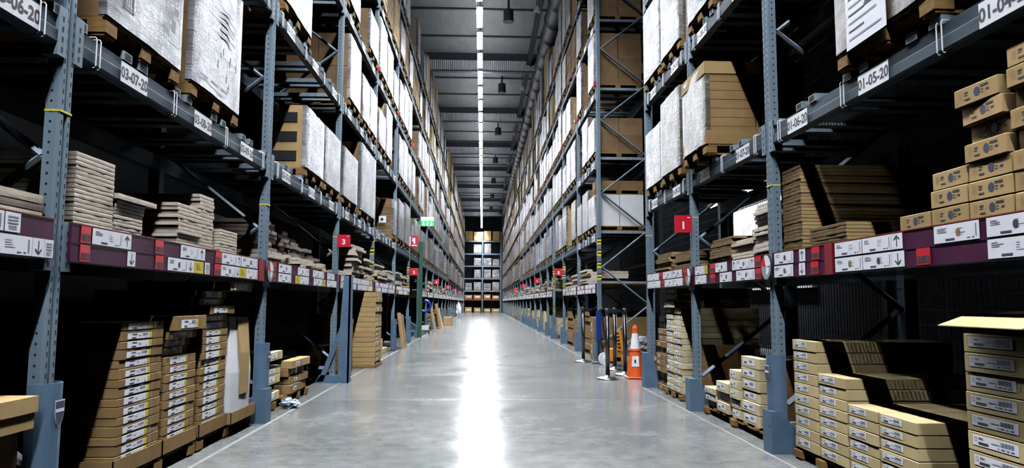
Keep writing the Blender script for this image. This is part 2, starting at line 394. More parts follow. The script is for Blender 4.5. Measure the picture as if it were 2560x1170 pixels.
def price_card(m, y0, y1, z0, z1, style, x=.0):
    """white price card, prints as raised marks"""
    w = y1 - y0; h = z1 - z0; rnd = random.Random(int(y0 * 991) + int(z0 * 331))
    if style == 'w':
        m.box(x, x + .003, y0, y1, z0, z1, WHITE)
        X = x + .0036
        def r(a, b2, c, d2, mt): m.poly([(X, y0 + a * w, z0 + c * h), (X, y0 + b2 * w, z0 + c * h), (X, y0 + b2 * w, z0 + d2 * h), (X, y0 + a * w, z0 + d2 * h)], mt)
        if w > .14:
            for q in range(3): r(.08, .08 + rnd.uniform(.12, .24), .78 - q * .1, .83 - q * .1, GREYINK)
            r(.27, .48, .09, .21, NAVY)
            for q in range(4): r(.55, .55 + rnd.uniform(.05, .18), .7 - q * .12, .73 - q * .12, GREYINK)
            r(.75, .82, .1, .16, NAVY); r(.86, .9, .1, .17, NAVY); r(.93, .955, .15, .85, GREYINK)
            c0 = rnd.random()
            if c0 < .4: m.poly([(X, y0 + .56 * w + .017 * math.cos(PI/6*k), z0 + .5 * h + .02 * math.sin(PI/6*k)) for k in range(12)], NAVY if c0 < .28 else CARD)
        else:
            for q in range(3): r(.15, .85, .72 - q * .16, .8 - q * .16, GREYINK)
            for q in range(3): r(.2, .75, .28 - q * .08, .31 - q * .08, GREYINK)
    elif style in 'ud':
        m.box(x, x + .003, y0, y1, z0, z1, WHITE); X = x + .0036; c = (y0 + y1) / 2; zc = (z0 + z1) / 2; sg = 1 if style == 'u' else -1
        k = h / .09; u = min(w / .08, 1.2)
        m.poly([(X, c - .004, zc - .032 * k), (X, c + .004, zc - .032 * k), (X, c + .004, zc + .032 * k), (X, c - .004, zc + .032 * k)], INK)
        for q in (-1, 1): m.poly([(X + .0003, c, zc + sg * .036 * k), (X + .0003, c, zc + sg * .024 * k), (X + .0003, c + q * .021 * u, zc + sg * .004 * k), (X + .0003, c + q * .024 * u, zc + sg * .012 * k)], INK)
    elif style == 'r':
        m.box(x, x + .003, y0, y1, z0, z1, RED); X = x + .0036
        m.poly([(X, y0 + .05*w, z0 + .12*h), (X, y1 - .05*w, z0 + .12*h), (X, y1 - .05*w, z0 + .52*h), (X, y0 + .05*w, z0 + .52*h)], INK)
        m.text('36', .028, (y0 + y1) / 2, z0 + .17 * h, X + .0005, DKRED, .02)
    elif style == 'y':
        m.box(x, x + .003, y0, y1, z0, z1, YELLOW); X = x + .0036
        for q in range(4): m.poly([(X, y0 + .2*w, z0 + (.75 - .15*q)*h), (X, y0 + (.5 + .08*q)*w, z0 + (.75 - .15*q)*h), (X, y0 + (.5 + .08*q)*w, z0 + (.79 - .15*q)*h), (X, y0 + .2*w, z0 + (.79 - .15*q)*h)], INK)

CARDN = {'w': 'price_card', 'u': 'arrow_card', 'd': 'arrow_card', 'r': 'number_plate', 'y': 'yellow_card'}
FASC = {}   # (side, bay start) -> upper cards, lower cards, bands
FASC[(-1, 0)] = ([(2.7, 3.11, 'w'), (3.12, 3.22, 'w')], [(2.9, 3.31, 'w'), (3.315, 3.4, 'd'), (3.405, 3.47, 'w')], [])
FASC[(-1, 1)] = ([(3.7, 3.79, 'r'), (3.81, 4.115, 'w'), (4.12, 4.22, 'u'), (4.53, 4.64, 'r'), (4.91, 5.2, 'w'), (5.205, 5.33, 'u'), (5.54, 5.67, 'r'), (5.68, 6.01, 'w'), (6.02, 6.11, 'u'), (6.13, 6.56, 'w')],
    [(3.7, 3.79, 'r'), (4.19, 4.28, 'd'), (4.54, 4.65, 'r'), (4.72, 5.02, 'w'), (5.025, 5.135, 'd'), (5.14, 5.31, 'y'), (5.34, 5.43, 'w'), (5.53, 5.66, 'r'), (5.67, 6.0, 'w'), (6.005, 6.08, 'd'), (6.085, 6.26, 'y'), (6.27, 6.57, 'w')], [(6.6, 6.76)])
FASC[(-1, 2)] = ([(7.02, 7.15, 'r'), (7.25, 7.72, 'w'), (8.0, 8.35, 'w'), (8.36, 8.5, 'u'), (8.7, 9.15, 'w'), (9.16, 9.3, 'u'), (9.5, 9.95, 'w')],
    [(7.02, 7.15, 'r'), (7.25, 7.72, 'w'), (7.9, 8.08, 'y'), (8.1, 8.5, 'w'), (8.75, 9.2, 'w'), (9.22, 9.4, 'y'), (9.5, 10.1, 'w')], [])
FASC[(1, 0)] = ([(5.04, 5.37, 'w'), (4.85, 4.94, 'u'), (4.64, 4.75, 'r'), (4.11, 4.43, 'w'), (3.805, 4.1, 'w'), (3.7, 3.8, 'u'), (3.11, 3.43, 'w'), (2.75, 3.06, 'w')],
    [(5.05, 5.38, 'w'), (4.86, 4.95, 'd'), (4.66, 4.77, 'r'), (4.11, 4.43, 'w'), (3.805, 4.1, 'w'), (3.69, 3.8, 'd'), (3.47, 3.58, 'r'), (2.75, 3.06, 'w')], [(4.46, 4.56)])
FASC[(1, 1)] = ([(5.64, 5.76, 'r'), (5.78, 5.87, 'u'), (5.88, 6.2, 'w'), (6.21, 6.3, 'u'), (6.44, 6.76, 'w'), (6.77, 6.92, 'r'), (7.01, 7.1, 'y'), (7.11, 7.42, 'w')],
    [(5.64, 5.76, 'r'), (5.78, 6.2, 'w'), (6.32, 6.64, 'w'), (6.77, 6.92, 'r'), (7.05, 7.42, 'w')], [])
FASC[(1, 2)] = ([(7.75, 7.88, 'r'), (7.92, 8.32, 'w'), (8.34, 8.76, 'w'), (8.79, 8.94, 'r'), (8.97, 9.4, 'w'), (9.42, 9.6, 'w')],
    [(7.75, 7.88, 'r'), (7.9, 8.26, 'w'), (8.28, 8.68, 'w'), (8.7, 8.84, 'r'), (8.9, 9.25, 'w'), (9.27, 9.6, 'w')], [])
CODES = {(-1, 0): ['04', '05', '06'], (-1, 1): ['07', '08', '09'], (-1, 2): ['10', '11', '12'], (-1, 3): ['13', '14', '15'], (-1, 4): ['16', '17', '18'],
         (1, 0): ['04', '05', '06'], (1, 1): ['07', '08'], (1, 2): ['09', '10']}
CODEY = {(-1, 0): [1.0, 2.1, 3.13], (-1, 1): [4.2, 5.24, 6.22], (1, 0): [2.9, 3.95, 4.95]}

def wire_deck(m, y0, y1, z):
    y = y0
    while y < y1: m.box(-1.0, -.07, y, y + .006, z, z + .006, MESHW); y += .024
    x = -1.0
    while x < -.07: m.box(x, x + .006, y0, y1, z + .006, z + .012, MESHW); x += .024
def rack(side, posts, label, bay0=0, skip1=(), near=12., extra=None, loads_ok=True):
    ax = AX[side]; rz = 0 if side < 0 else PI; pre = '03' if side < 0 else '01'
    root = thing('pallet_rack', label, 'pallet rack', (ax, 0, 0), rz)
    ly = (lambda Y: Y) if side < 0 else (lambda Y: -Y)
    lv = LV[side]
    rear = MB(); bars = MB(); farb = MB(); nbar = 0; nbeam = 0; farc = MB(); fars = MB(); ncard = 0
    for i, P in enumerate(posts):
        o = link('upright_post', POST, root, (0, ly(P), 0))
        link('rear_post', REAR, root, (-1.0, ly(P), 0)); link('frame_brace', BRACE, root, (0, ly(P), 0))
        if P < 30:
            m = MB(); m.box(-.072, .003, -.05, .05, 2.0, 2.01, TAPEY); m.build('yellow_tape', o)
        if P > 13:
            m = MB(); m.box(.005, .06, -.05, .05, lv[3] + .2, lv[3] + .28, RED); m.build('red_marker', o)
    for i in range(len(posts) - 1):
        a, c = posts[i], posts[i + 1]; L = c - a - .085; mid = (a + c) / 2; k = bay0 + i
        for q, z in enumerate(lv):
            if q == 0 and i in skip1: continue
            h = .19 if q == 0 else .14
            if mid < 42:
                bo = link('shelf_beam', beam_mesh(L, h), root, (-.01, ly(mid), z)); nbeam += 1
            else:
                bo = None; pr = [(x - .01, zz + z) for x, zz in beam_profile(h)]
                y0, y1 = sorted((ly(a + .05), ly(c - .05))); farb.prism_y(pr, y0, y1, BEAM)
            y0, y1 = sorted((ly(a + .05), ly(c - .05))); rear.box(-1.06, -1.0, y0, y1, z, z + h, BEAM)
            if q == 0:
                m = MB(); m.box(-1.0, -.07, y0, y1, z + h - .03, z + h - .002, WOOD); 
                if side > 0 and mid < 12:
                    m = MB(); wire_deck(m, y0, y1, z + h - .03); m.build('wire_deck', root)
                elif mid < 42: m.build('shelf_deck', root)
                else:
                    for v in m.v: pass
                    rear.box(-1.0, -.07, y0, y1, z + h - .03, z + h - .002, WOOD)
                continue
            if side > 0 and mid < 5 and q == 1:
                m = MB(); wire_deck(m, y0, y1, z + h + .03); m.build('wire_deck', root)
            nb = max(3, int(round((c - a) / .33)))
            for t in range(nb):
                yy = a + (t + .5) * (c - a) / nb + (.07 if t % 2 else -.07)
                if mid < 9 and q in (1, 2): link('support_bar', BAR, root, (0, ly(yy), z + h)); nbar += 1
                elif mid < 45:
                    s0 = len(bars.v); bars.box(-1.08, .0, ly(yy) - .05, ly(yy) + .05, z + h, z + h + .05, GALV); bars.poly([(.0005, ly(yy) - .036, z + h + .008), (.0005, ly(yy) + .036, z + h + .008), (.0005, ly(yy) + .036, z + h + .043), (.0005, ly(yy) - .036, z + h + .043)], HOLE)
                elif t % 2: bars.box(-1.08, .02, ly(yy) - .05, ly(yy) + .05, z + h, z + h + .05, GALV)
            if bo and mid < 18:
                nc = 3 if c - a > 2.6 else 2
                if q in (1, 2):
                    for t in range(nc + 1):
                        yy = -L/2 + .2 + t * (L - .4) / nc
                        link('wire_clip', LOOP, bo, (0, yy, 0))
                codes = CODES.get((side, k), ['%02d' % (k * 3 + 4 + j) for j in range(nc)])
                ys = CODEY.get((side, k), [a + (j + .5) * (c - a) / nc for j in range(nc)])
                for j in range(nc):
                    m = MB(); m.box(.0125, .0145, -.16, .16, .0, .115, PLATE)
                    m.text('%s-%s-%s' % (pre, codes[j % len(codes)], ('20', '30', '40', '50', '60')[q - 1]), .062, 0, .027, .0152, INK, .028, 1.02)
                    m.build('location_label', bo, (.004, ly(ys[j]) - ly(mid), .005))
        # price rail
        if i in skip1: continue
        y0, y1 = sorted((ly(a + .075), ly(c - .075)))
        fz = lv[0]
        if mid < 42:
            fr = MB(); fr.box(0, .016, y0, y1, fz, fz + .19, PURPLE); fr.box(.016, .02, y0, y1, fz + .187, fz + .192, DKRED); fr.box(.016, .019, y0, y1, fz + .091, fz + .096, PURPLE)
            rail = fr.build('price_rail', root, (.006, 0, 0))
        else: fars.box(.006, .022, y0, y1, fz, fz + .19, PURPLE); rail = None
        cards = FASC.get((side, k))
        if cards is None:
            rnd = random.Random(k * 7 + side); cards = ([], [], [])
            for row in (0, 1):
                yy = a + .12
                while yy < c - .45:
                    w = rnd.uniform(.3, .46); st = rnd.choice('wwwwwwwy')
                    if st == 'y': w = .15
                    cards[row].append((yy, yy + w, st)); yy += w + rnd.choice([.02, .05, .16])
                    if rnd.random() < .3 and yy < c - .2: cards[row].append((yy, yy + .09, 'r' if rnd.random() < .4 else 'd')); yy += .11
        for row in (0, 1):
            for (ya, yb, st) in cards[row]:
                u0, u1 = sorted((ly(ya), ly(yb))); z0 = fz + (.1 if row == 0 else .006); z1 = z0 + .083
                if mid < 12:
                    m = MB(); price_card(m, u0, u1, z0, z1, st); m.build(CARDN[st], rail, (.019, 0, 0))
                else:
                    m = farc; m.box(.025, .028, u0, u1, z0, z1, {'w': WHITE, 'y': YELLOW, 'r': RED}.get(st, WHITE))
                    if st == 'w' and mid < 25:
                        m.poly([(.0284, u0 + .1, z0 + .01), (.0284, u0 + .18, z0 + .01), (.0284, u0 + .18, z0 + .025), (.0284, u0 + .1, z0 + .025)], NAVY)
        for (ya, yb) in cards[2]:
            u0, u1 = sorted((ly(ya), ly(yb))); m = MB(); m.box(.016, .026, u0, u1, fz - .005, fz + .195, DKRED); m.build('red_band', rail)
    for mb, nm in ((rear, 'rear_beam'), (bars, 'support_bar'), (farb, 'shelf_beam'), (farc, 'price_card'), (fars, 'price_rail')):
        if mb.f: o = mb.build(nm, root); o['kind'] = 'stuff'
    return root, ly

def seq(a, n, d): return [round(a + i * d, 2) for i in range(n)]
LPOST = [.19, 3.55, 6.92, 10.29, 13.65, 17.0, 20.3, 23.5, 26.75] + seq(30.2, 15, 3.45)
LPOST = [p for p in LPOST if p < 80.5]
R1POST = [2.14, 5.5, 7.63, 9.75]
R2POST = [14.0, 16.95, 20.05, 22.9, 25.1] + seq(28.1, 18, 3.03)
R2POST = [p for p in R2POST if p < 80.5]
lrack, lyl = rack(-1, LPOST, 'long blue steel pallet rack along the left side of the aisle', 0, (6,))
rrack1, lyr = rack(1, R1POST, 'short blue pallet rack at the front right, nearest the camera', 0)
rrack2, _ = rack(1, R2POST, 'long blue pallet rack on the right beyond the roped gap', 10, (2,))

def guards(root, ly, lst):
    for (P, kind) in lst:
        if 'c' in kind:
            g = link('post_guard', GCYL, root, (.0, ly(P), 0)); link('shield_emblem', EMBL, g, (.0575, 0, .58))
        for h in (.31, .33, .45):
            if '%d' % int(h * 100) in kind: link('guard_box', GBOX[h], root, (0, ly(P), 0))
guards(lrack, lyl, [(3.55, 'c31'), (6.92, 'c31'), (13.65, '33'), (17.0, 'c'), (20.3, 'c31'), (23.5, '45')] + [(p, 'c') for p in LPOST[8:14]])
guards(rrack1, lyr, [(5.5, 'c31'), (7.63, '33'), (9.75, '45')])
guards(rrack2, lyr, [(14.0, 'c33'), (16.95, '45'), (20.05, '45'), (22.9, 'c33')] + [(p, '45') for p in R2POST[4:10]])
g = MB()   # gusset guard at the third left upright
def yprism(mb, pts, y0, y1, mat): mb.loft([[(x, y0, z) for x, z in pts], [(x, y1, z) for x, z in pts]], mat)
yprism(g, [(.14, 0), (.14, 1.46), (.05, 1.46), (.0, .55), (.0, 0)], -.1, -.06, BLUE2)
yprism(g, [(.0, .55), (.01, .75), (-.24, .1), (-.3, .02), (-.2, .02)], -.1, -.06, BLUE2)
yprism(g, [(-.3, 0), (-.3, .03), (-.25, .11), (.0, .11), (.0, 0)], -.1, -.06, BLUE2)
g.box(.12, .14, -.1, .1, 0, 1.46, BLUE2)
g.build('gusset_guard', lrack, (.06, 10.29, 0))
def hazard(root, ly, P, zs):
    for z in zs:
        m = MB()
        for j, mt in enumerate((TAPEY, BLACK, TAPEY, BLACK)): m.loft([[(.003, -.05, z + j*.03), (.003, .05, z + j*.03 + .03), (.003, .05, z + j*.03 + .06), (.003, -.05, z + j*.03 + .03)], [(-.072, -.05, z + j*.03), (-.072, .05, z + j*.03 + .03), (-.072, .05, z + j*.03 + .06), (-.072, -.05, z + j*.03 + .03)]], mt)
        m.build('hazard_tape', root, (0, ly(P), 0))
HZ = [.82, 1.52, 1.75, 1.98, 2.2]
hazard(lrack, lyl, 13.65, HZ[1:]); hazard(lrack, lyl, 20.3, HZ[1:])
hazard(rrack2, lyr, 14.0, HZ); hazard(rrack2, lyr, 20.05, HZ[1:]); hazard(rrack2, lyr, 22.9, HZ)
dsk = MB(); n = 28
def disc(mb, r, x, mat, a0=0, a1=2*PI, zc=0):
    pts = [(x, r * math.cos(a0 + (a1 - a0) * i / n), r * math.sin(a0 + (a1 - a0) * i / n)) for i in range(n + (0 if a1 - a0 > 6.2 else 1))]
    if a1 - a0 <= 6.2: pts.append((x, 0, 0))
    mb.poly(pts, mat)
dsk.loft([[(x, .1 * math.cos(2*PI*i/n), .1 * math.sin(2*PI*i/n)) for i in range(n)] for x in (0, .012)], BLACK)
disc(dsk, .092, .0125, MIRR); disc(dsk, .09, .0131, WHITE, PI*.05, PI*.62); disc(dsk, .09, .0131, RED, PI*.62, PI*.95); disc(dsk, .06, .0128, FOAM, PI*1.5, PI*1.95)
DSK = dsk.mesh('disc_sign')
for (sd, P, dx, lb) in ((1, 5.5, .03, 'round grey sign with red and white segments on the nearest right upright'), (1, 7.63, .03, 'round grey sign on the right upright below the red 1 sign'), (-1, 6.92, .03, 'round grey sign on the second left upright beside the dark red band')):
    o = link('disc_sign', DSK, None, (AX[sd] - sd * dx, P, 1.38), 0 if sd < 0 else PI); tag(o, lb, 'sign', 'round signs on the uprights')

# ------------------------------------------------------------------ pallets and loads
def pallet_mesh(w, d, h=.1):
    m = MB(); n = 7
    for i in range(n):
        y = -w/2 + i * (w - .09) / (n - 1); m.box(-d + .02, -.02, y, y + .09, h - .018, h, WOOD)
    for x in (0, -d/2 + .05, -d + .1):
        m.box(x - .1, x - .03, -w/2 + .01, w/2 - .01, h - .034, h - .018, WOOD)
        for y in (-w/2, -.06, w/2 - .12): m.box(x - .1, x, y, y + .12, .016, h - .018, WOOD)
    for y in (-w/2, -.06, w/2 - .12): m.box(-d, -.01, y + .01, y + .11, 0, .016, WOOD)
    return m.mesh('pallet')
def load_mesh(w, d, h, nl, nc, seed, mat, gap=.004):
    m = MB(); r = random.Random(seed); z = 0
    for i in range(nl):
        hh = h / nl
        for j in range(nc):
            for k in range(2):
                y0 = -w/2 + j * w / nc + gap/2; x1 = -k * d/2 - gap/2
                jx = r.uniform(-.012, .0); jy = r.uniform(-.004, .004)
                m.box(x1 - d/2 + gap, x1 + jx, y0 + jy, y0 + w/nc - gap + jy, z, z + hh - gap, mat)
        z += hh
    return m.mesh('carton_stack')
def film_mesh(w, h, seed, mat, wrap=.04):
    m = MB(); r = random.Random(seed); ny, nz = 8, 8
    g = []
    for i in range(nz + 1):
        row = [(-wrap, -w/2 - .006, .01 + (h - .02) * i / nz)]
        for j in range(ny + 1):
            e = .004 + (0 if j in (0, ny) else r.uniform(0, .012))
            row.append((e, -w/2 - .006 + (w + .012) * j / ny, .01 + (h - .02) * i / nz + r.uniform(-.01, .01) * (0 < i < nz)))
        row.append((-wrap, w/2 + .006, .01 + (h - .02) * i / nz)); g.append(row)
    m.loft(g, mat, cap=False, close=False)
    return m.mesh('stretch_film', True)
def load_proto(w, d, h, nl, nc, seed, cm, fm):
    return [('pallet', pallet_mesh(w, d), (0, 0, 0)), ('carton_stack', load_mesh(w, d, h, nl, nc, seed, cm), (0, 0, .1))] + ([('stretch_film', film_mesh(w, h, seed, fm), (0, 0, .1))] if fm else [])
PROTO = {}
def put_load(side, level, Y0, Y1, h, fm, label, group, nl=5, nc=2, cm=None, over=.015, seed=None, extra=None, z=None, dz=.0):
    w = round(Y1 - Y0, 2); ax = AX[side]
    key = (w, round(h, 2), nl, nc, fm.name if fm else '', cm.name if cm else '')
    if key not in PROTO: PROTO[key] = load_proto(w, .95, h, nl, nc, len(PROTO) + 3, cm or CARDG, fm)
    zz = LV[side][level] + .193 + dz if z is None else z
    t = thing('pallet_load', label, 'pallet load', (ax - side * over, (Y0 + Y1) / 2, zz), 0 if side < 0 else PI, group)
    for nm, me, lc in PROTO[key]: link(nm, me, t, lc)
    return t
LN = ['', 'second level', 'third level', 'fourth level', 'fifth level', 'top level']
SN = {-1: 'left rack', 1: 'right rack'}
def sheet(t, y0, y1, z0, z1, x=.022, red=False, lines=6, big=None):
    m = MB(); m.box(x - .004, x, y0, y1, z0, z1, WHITE); r = random.Random(int(y0 * 100 + z0 * 1000)); w = y1 - y0; h = z1 - z0
    for q in range(lines):
        zz = z1 - h * (q + 1) / (lines + 1); e1 = r.uniform(.4, .92); m.poly([(x + .001, y0 + .08*w, zz), (x + .001, y0 + e1*w, zz), (x + .001, y0 + e1*w, zz + .22*h/lines), (x + .001, y0 + .08*w, zz + .22*h/lines)], INK if q % 2 else GREYINK)
    if big: m.text(big, h * .3, (y0 + y1) / 2 + .1 * w, z0 + h * .42, x + .0015, REDINK if red else INK, .02)
    m.build('paper_sheet', t)
G_L = 'pallet loads on the left rack'; G_R = 'pallet loads on the right rack'
# near left, second level
put_load(-1, 1, 2.45, 3.4, 1.0, FILM, 'wrapped pallet load at the left picture edge beside the nearest left upright', G_L, cm=CARDG)
t = put_load(-1, 1, 3.84, 4.78, 1.15, FILM, 'large film wrapped pallet load right of the nearest left upright above 03-07-20', G_L, 6, 3)
m = MB()
def frame(m, y0, y1, z0, z1, x, th, mat):
    for a in ((y0, y0 + th, z0, z1), (y1 - th, y1, z0, z1), (y0, y1, z0, z0 + th), (y0, y1, z1 - th, z1)): m.poly([(x, a[0], a[2]), (x, a[1], a[2]), (x, a[1], a[3]), (x, a[0], a[3])], mat)
frame(m, -.34, -.22, .2, .62, .02, .012, INK); frame(m, -.33, -.23, .22, .36, .0205, .008, INK); m.poly([(.0205, -.34, .38), (.0205, -.22, .38), (.0205, -.22, .44), (.0205, -.34, .44)], INK)
for q in range(4): m.poly([(.0205, -.32 + .025*q, .24), (.0205, -.31 + .025*q, .24), (.0205, -.31 + .025*q, .34), (.0205, -.32 + .025*q, .34)], INK)
m.build('label_print', t)
m = MB(); frame(m, .24, .4, .22, .78, .02, .008, GREYINK)
for (a, c2, d1, e1) in ((.27, .33, .3, .38), (.3, .37, .42, .47), (.26, .3, .5, .54), (.27, .31, .66, .7)): m.poly([(.0205, a, d1), (.0205, c2, d1), (.0205, c2, e1), (.0205, a, e1)], GREYINK)
m.build('label_print', t)
t = put_load(-1, 1, 4.97, 5.94, .98, FILMW, 'film wrapped pallet load with a loose paper flap, second right of nearest left upright', G_L, 2, 1, CARD)
m = MB(); r = random.Random(5)
for q in range(9):
    y = -.08 + .42 * r.random(); z = .2 + .28 * r.random(); m = MB(); m.poly([(.02, y, z), (.02, y + .02, z), (.02, y + .02, z + r.uniform(.03, .08)), (.02, y, z + .05)], INK); m.build('label_print', t)
m = MB()
for q in range(3): m.poly([(.02, -.38 + q*.2, .18 - q*.002), (.02, -.24 + q*.2, .18), (.02, -.24 + q*.2, .2), (.02, -.38 + q*.2, .2)], GREYINK)
m.build('label_print', t)
for q in range(5):
    m = MB(); m.poly([(.02, -.02, .6 + q*.05), (.02, .3, .6 + q*.05), (.02, .3 - q*.03, .615 + q*.05), (.02, -.02, .615 + q*.05)], GREYINK); m.build('label_print', t)
m = MB(); m.loft([[(.02, -.2, 1.05), (.05, -.12, .98), (.09, -.06, .86), (.1, -.05, .74)], [(.02, -.02, 1.05), (.06, -.02, .98), (.12, .0, .88), (.13, -.03, .76)]], FOAM, cap=False, close=False); m.build('paper_flap', t)
m = MB(); m.loft([[(-.3, .44, 1.09), (.02, .44, 1.09), (.06, .52, 1.02)], [(-.3, .48, 1.085), (.02, .5, 1.08), (.05, .53, 1.0)]], FOAM, cap=False, close=False); m.build('paper_flap', t)
# crate with three openings, their dark insides painted as flat near-black boxes
t = put_load(-1, 1, 8.2, 9.12, .72, FILMW, 'film wrapped crate with three dark openings in its side on the left rack', G_L, 1, 1, KRAFT)
m = MB()
for q in range(3): m.box(-.5, -.1, -.468, -.455, .18 + q * .22, .29 + q * .22, HOLE)
m.build('side_opening', t)
put_load(-1, 1, 9.2, 10.18, .74, FILMG, 'grey wrapped pallet load behind the crate with three openings', G_L, 3, 2)
put_load(-1, 1, 10.4, 11.6, .74, FILMG, 'wrapped pallet load with an open top tray past the red 3 sign', G_L, 3, 1)
put_load(-1, 1, 11.9, 13.56, 1.12, FILMG, 'wide grey wrapped load of two tiers with dark strap past the red 3 sign', G_L, 2, 2)
t = put_load(-1, 1, 16.3, 16.92, .8, FILMW, 'layered brown carton load with white side label before the fire sign', G_L, 12, 1)
m = MB(); m.box(-.3, -.14, -.435, -.428, .35, .5, WHITE); m.box(-.26, -.2, -.437, -.435, .39, .45, INK); m.build('side_label', t)
put_load(-1, 1, 17.2, 18.5, .95, FILMG, 'grey wrapped two-tier load just before the fire sign on the left', G_L, 2, 1)
put_load(-1, 1, 18.7, 20.0, 1.05, FILM, 'wrapped load behind the fire sign on the left rack', G_L, 3, 2)
# near left, third level
put_load(-1, 2, 7.2, 8.3, 1.05, FILMW, 'tall white wrapped load at the top beside the second left upright', G_L, 8, 1)
put_load(-1, 2, 10.75, 11.7, 1.0, FILMW, 'white wrapped load with brown side, third level past the third left upright', G_L, 2, 1)
put_load(-1, 2, 11.85, 12.65, .75, FILMB, 'open topped wrapped load on the third level of the left rack', G_L, 3, 1)
put_load(-1, 2, 12.7, 13.55, .78, FILMW, 'white wrapped load on third left level ahead of the fourth upright', G_L, 3, 1)
put_load(-1, 3, 10.5, 11.5, 1.1, FILM, 'white wrapped load at the picture top on the fourth left level', G_L, 6, 1)
# near right
t = put_load(1, 1, 3.32, 4.28, 1.1, FILMB, 'film wrapped load with papers and red writing above 01-05-20 on right', G_R, 9, 2, over=.04)
sheet(t, -.06, .2, .58, .9, red=True, big='42', lines=7); sheet(t, -.32, .1, .08, .56, lines=9, big='2')
put_load(1, 1, 2.25, 3.12, 1.0, FILM, 'carton load at the top right corner beside label 01-04-20', G_R, 8, 2)
t = put_load(1, 1, 6.72, 7.5, .78, FILMB, 'brown layered carton load with lid in front of second right upright', G_R, 9, 1, CARD, .1)
m = MB(); m.box(-.97, .012, -.4, .4, .78, .9, KRAFT); m.build('lid', t)
m = MB(); m.box(-.97, .006, -.398, .398, .1, .23, CARD); m.build('base_tray', t)
put_load(1, 1, 7.84, 8.69, .92, FILMB, 'two-tier film wrapped load behind the brown layered load on right', G_R, 2, 1, over=.04)
put_load(1, 1, 8.74, 9.62, .75, FILMW, 'white wrapped load with dark stripe at the far end of right rack', G_R, 2, 1)
put_load(1, 2, 8.8, 9.68, .98, FILMW, 'white wrapped load on the third level above the red 1 sign, far spot', G_R, 1, 1, KRAFT)
put_load(1, 2, 7.88, 8.72, 1.0, FILMW, 'white wrapped load of thin layers on the third level above red 1 sign', G_R, 22, 1)
put_load(1, 2, 6.72, 7.55, 1.0, FILM, 'wrapped load at the picture top left of the nearest right upright', G_R, 4, 1)
put_load(1, 3, 7.9, 9.4, 1.0, FILM, 'wrapped load on the fourth level of the near right rack', G_R, 3, 2)

for i, (sd, q, y0, y1) in enumerate([(1, 2, 5.62, 6.6), (1, 2, 4.4, 5.4), (1, 2, 3.3, 4.3), (1, 2, 2.25, 3.2), (-1, 2, 3.65, 4.6), (-1, 2, 4.7, 5.7), (-1, 2, 5.8, 6.75), (-1, 2, 2.4, 3.4)]):  # unseen loads added above the view to shade the shelves below
    put_load(sd, q, y0, y1, 1.0, FILM, 'unseen shading load on third level of %s, above the picture top, place %d' % (SN[sd], i % 4 + 1), G_R if sd > 0 else G_L, 4, 2)
FM = [FILM, FILM, FILMW, FILMW, FILMB, FILMG]
far_stuff = {-1: MB(), 1: MB()}
def fill(side, posts, start, name, near_skip):
    rnd = random.Random(11 + side + len(posts))
    for i in range(len(posts) - 1):
        a, c = posts[i], posts[i + 1]; nc = 3 if c - a > 2.6 else 2; w = (c - a - .16) / nc; mid = (a + c) / 2
        for q in range(1, 6):
            for j in range(nc):
                y0 = a + .08 + j * w + .03; y1 = y0 + w - .06
                if near_skip(q, (y0 + y1) / 2): continue
                p = rnd.random(); h = rnd.choice([.7, .85, .95, 1.05]) if q < 5 else rnd.choice([1.2, 1.5, 1.7, 1.2, .9])
                f = rnd.choice(FM); nl = rnd.choice([2, 3, 4, 8]); cmt = rnd.choice([CARDG, CARDG, KRAFT]); nco = rnd.choice([1, 2])
                if name == 'r2' and i == 0: cmt = CARDG  # darker cardboard puts the dim light on these end sides into the colour
                if p < .1: continue
                if q >= 4 and p > .62: f = None; cmt = rnd.choice([CARD, KRAFT, PALE]); nl = 6; nco = 3
                wq = round((y1 - y0) * rnd.choice([1, 1, .93]), 1 if mid > 24 else 2)
                wq = min(wq, y1 - y0)
                yc = (y0 + y1) / 2
                if mid < 43:
                    cn = {'film_white': 'white', 'film_bright': 'bright', 'film_brownish': 'brownish', 'film_grey': 'grey'}[f.name] + ' wrapped' if f else 'bare carton'
                    put_load(side, q, yc - wq/2, yc + wq/2, h, f, '%s load, %s, %s, %s bay %s, %s spot' % (cn, SN[side], LN[q], ORD[i + start], 'from front' if name == 'l' else 'past gap' if name == 'r2' else 'from camera', ('near', 'middle', 'far')[j] if nc == 3 else ('near', 'far')[j]), G_L if side < 0 else G_R, nl, nco, cmt, over=.015)
                else:
                    m = far_stuff[side]; ax = AX[side]; z = LV[side][q] + .193
                    x0, x1 = sorted((ax - side * .05, ax + side * .9))
                    m.box(x0, x1, yc - wq/2, yc + wq/2, z, z + .09, WOOD)
                    m.box(x0, x1, yc - wq/2, yc + wq/2, z + .095, z + .1 + h, cmt)
                    fx = ax - side * .056
                    m.box(min(fx, fx + side * .02), max(fx, fx + side * .02), yc - wq/2 - .005, yc + wq/2 + .005, z + .1, z + .1 + h, f or cmt)
def skl(q, y):
    if q == 1: return y < 20.2 
    if q == 2: return y < 13.6
    if q == 3: return y < 12.2
    return y < 9
def skr(q, y): return True
fill(-1, LPOST, 1, 'l', skl)
fill(1, R2POST, 1, 'r2', lambda q, y: q == 1 and y < 15)
t = put_load(1, 1, 14.1, 15.0, .62, FILMW, 'long white boxed load on the second level past the roped gap', G_R, 1, 1, FOAM)
put_load(1, 1, 14.12, 14.5, .18, None, 'small brown carton lying on top of the long white boxed load', G_R, 1, 1, CARD, z=LV[1][1] + .19 + .72)
for s, lb in ((-1, 'distant wrapped pallet loads on the left rack near the end wall'), (1, 'distant wrapped pallet loads on the right rack near the end wall')):
    o = far_stuff[s].build('distant_pallet_loads'); tag(o, lb, 'pallet loads'); o['kind'] = 'stuff'

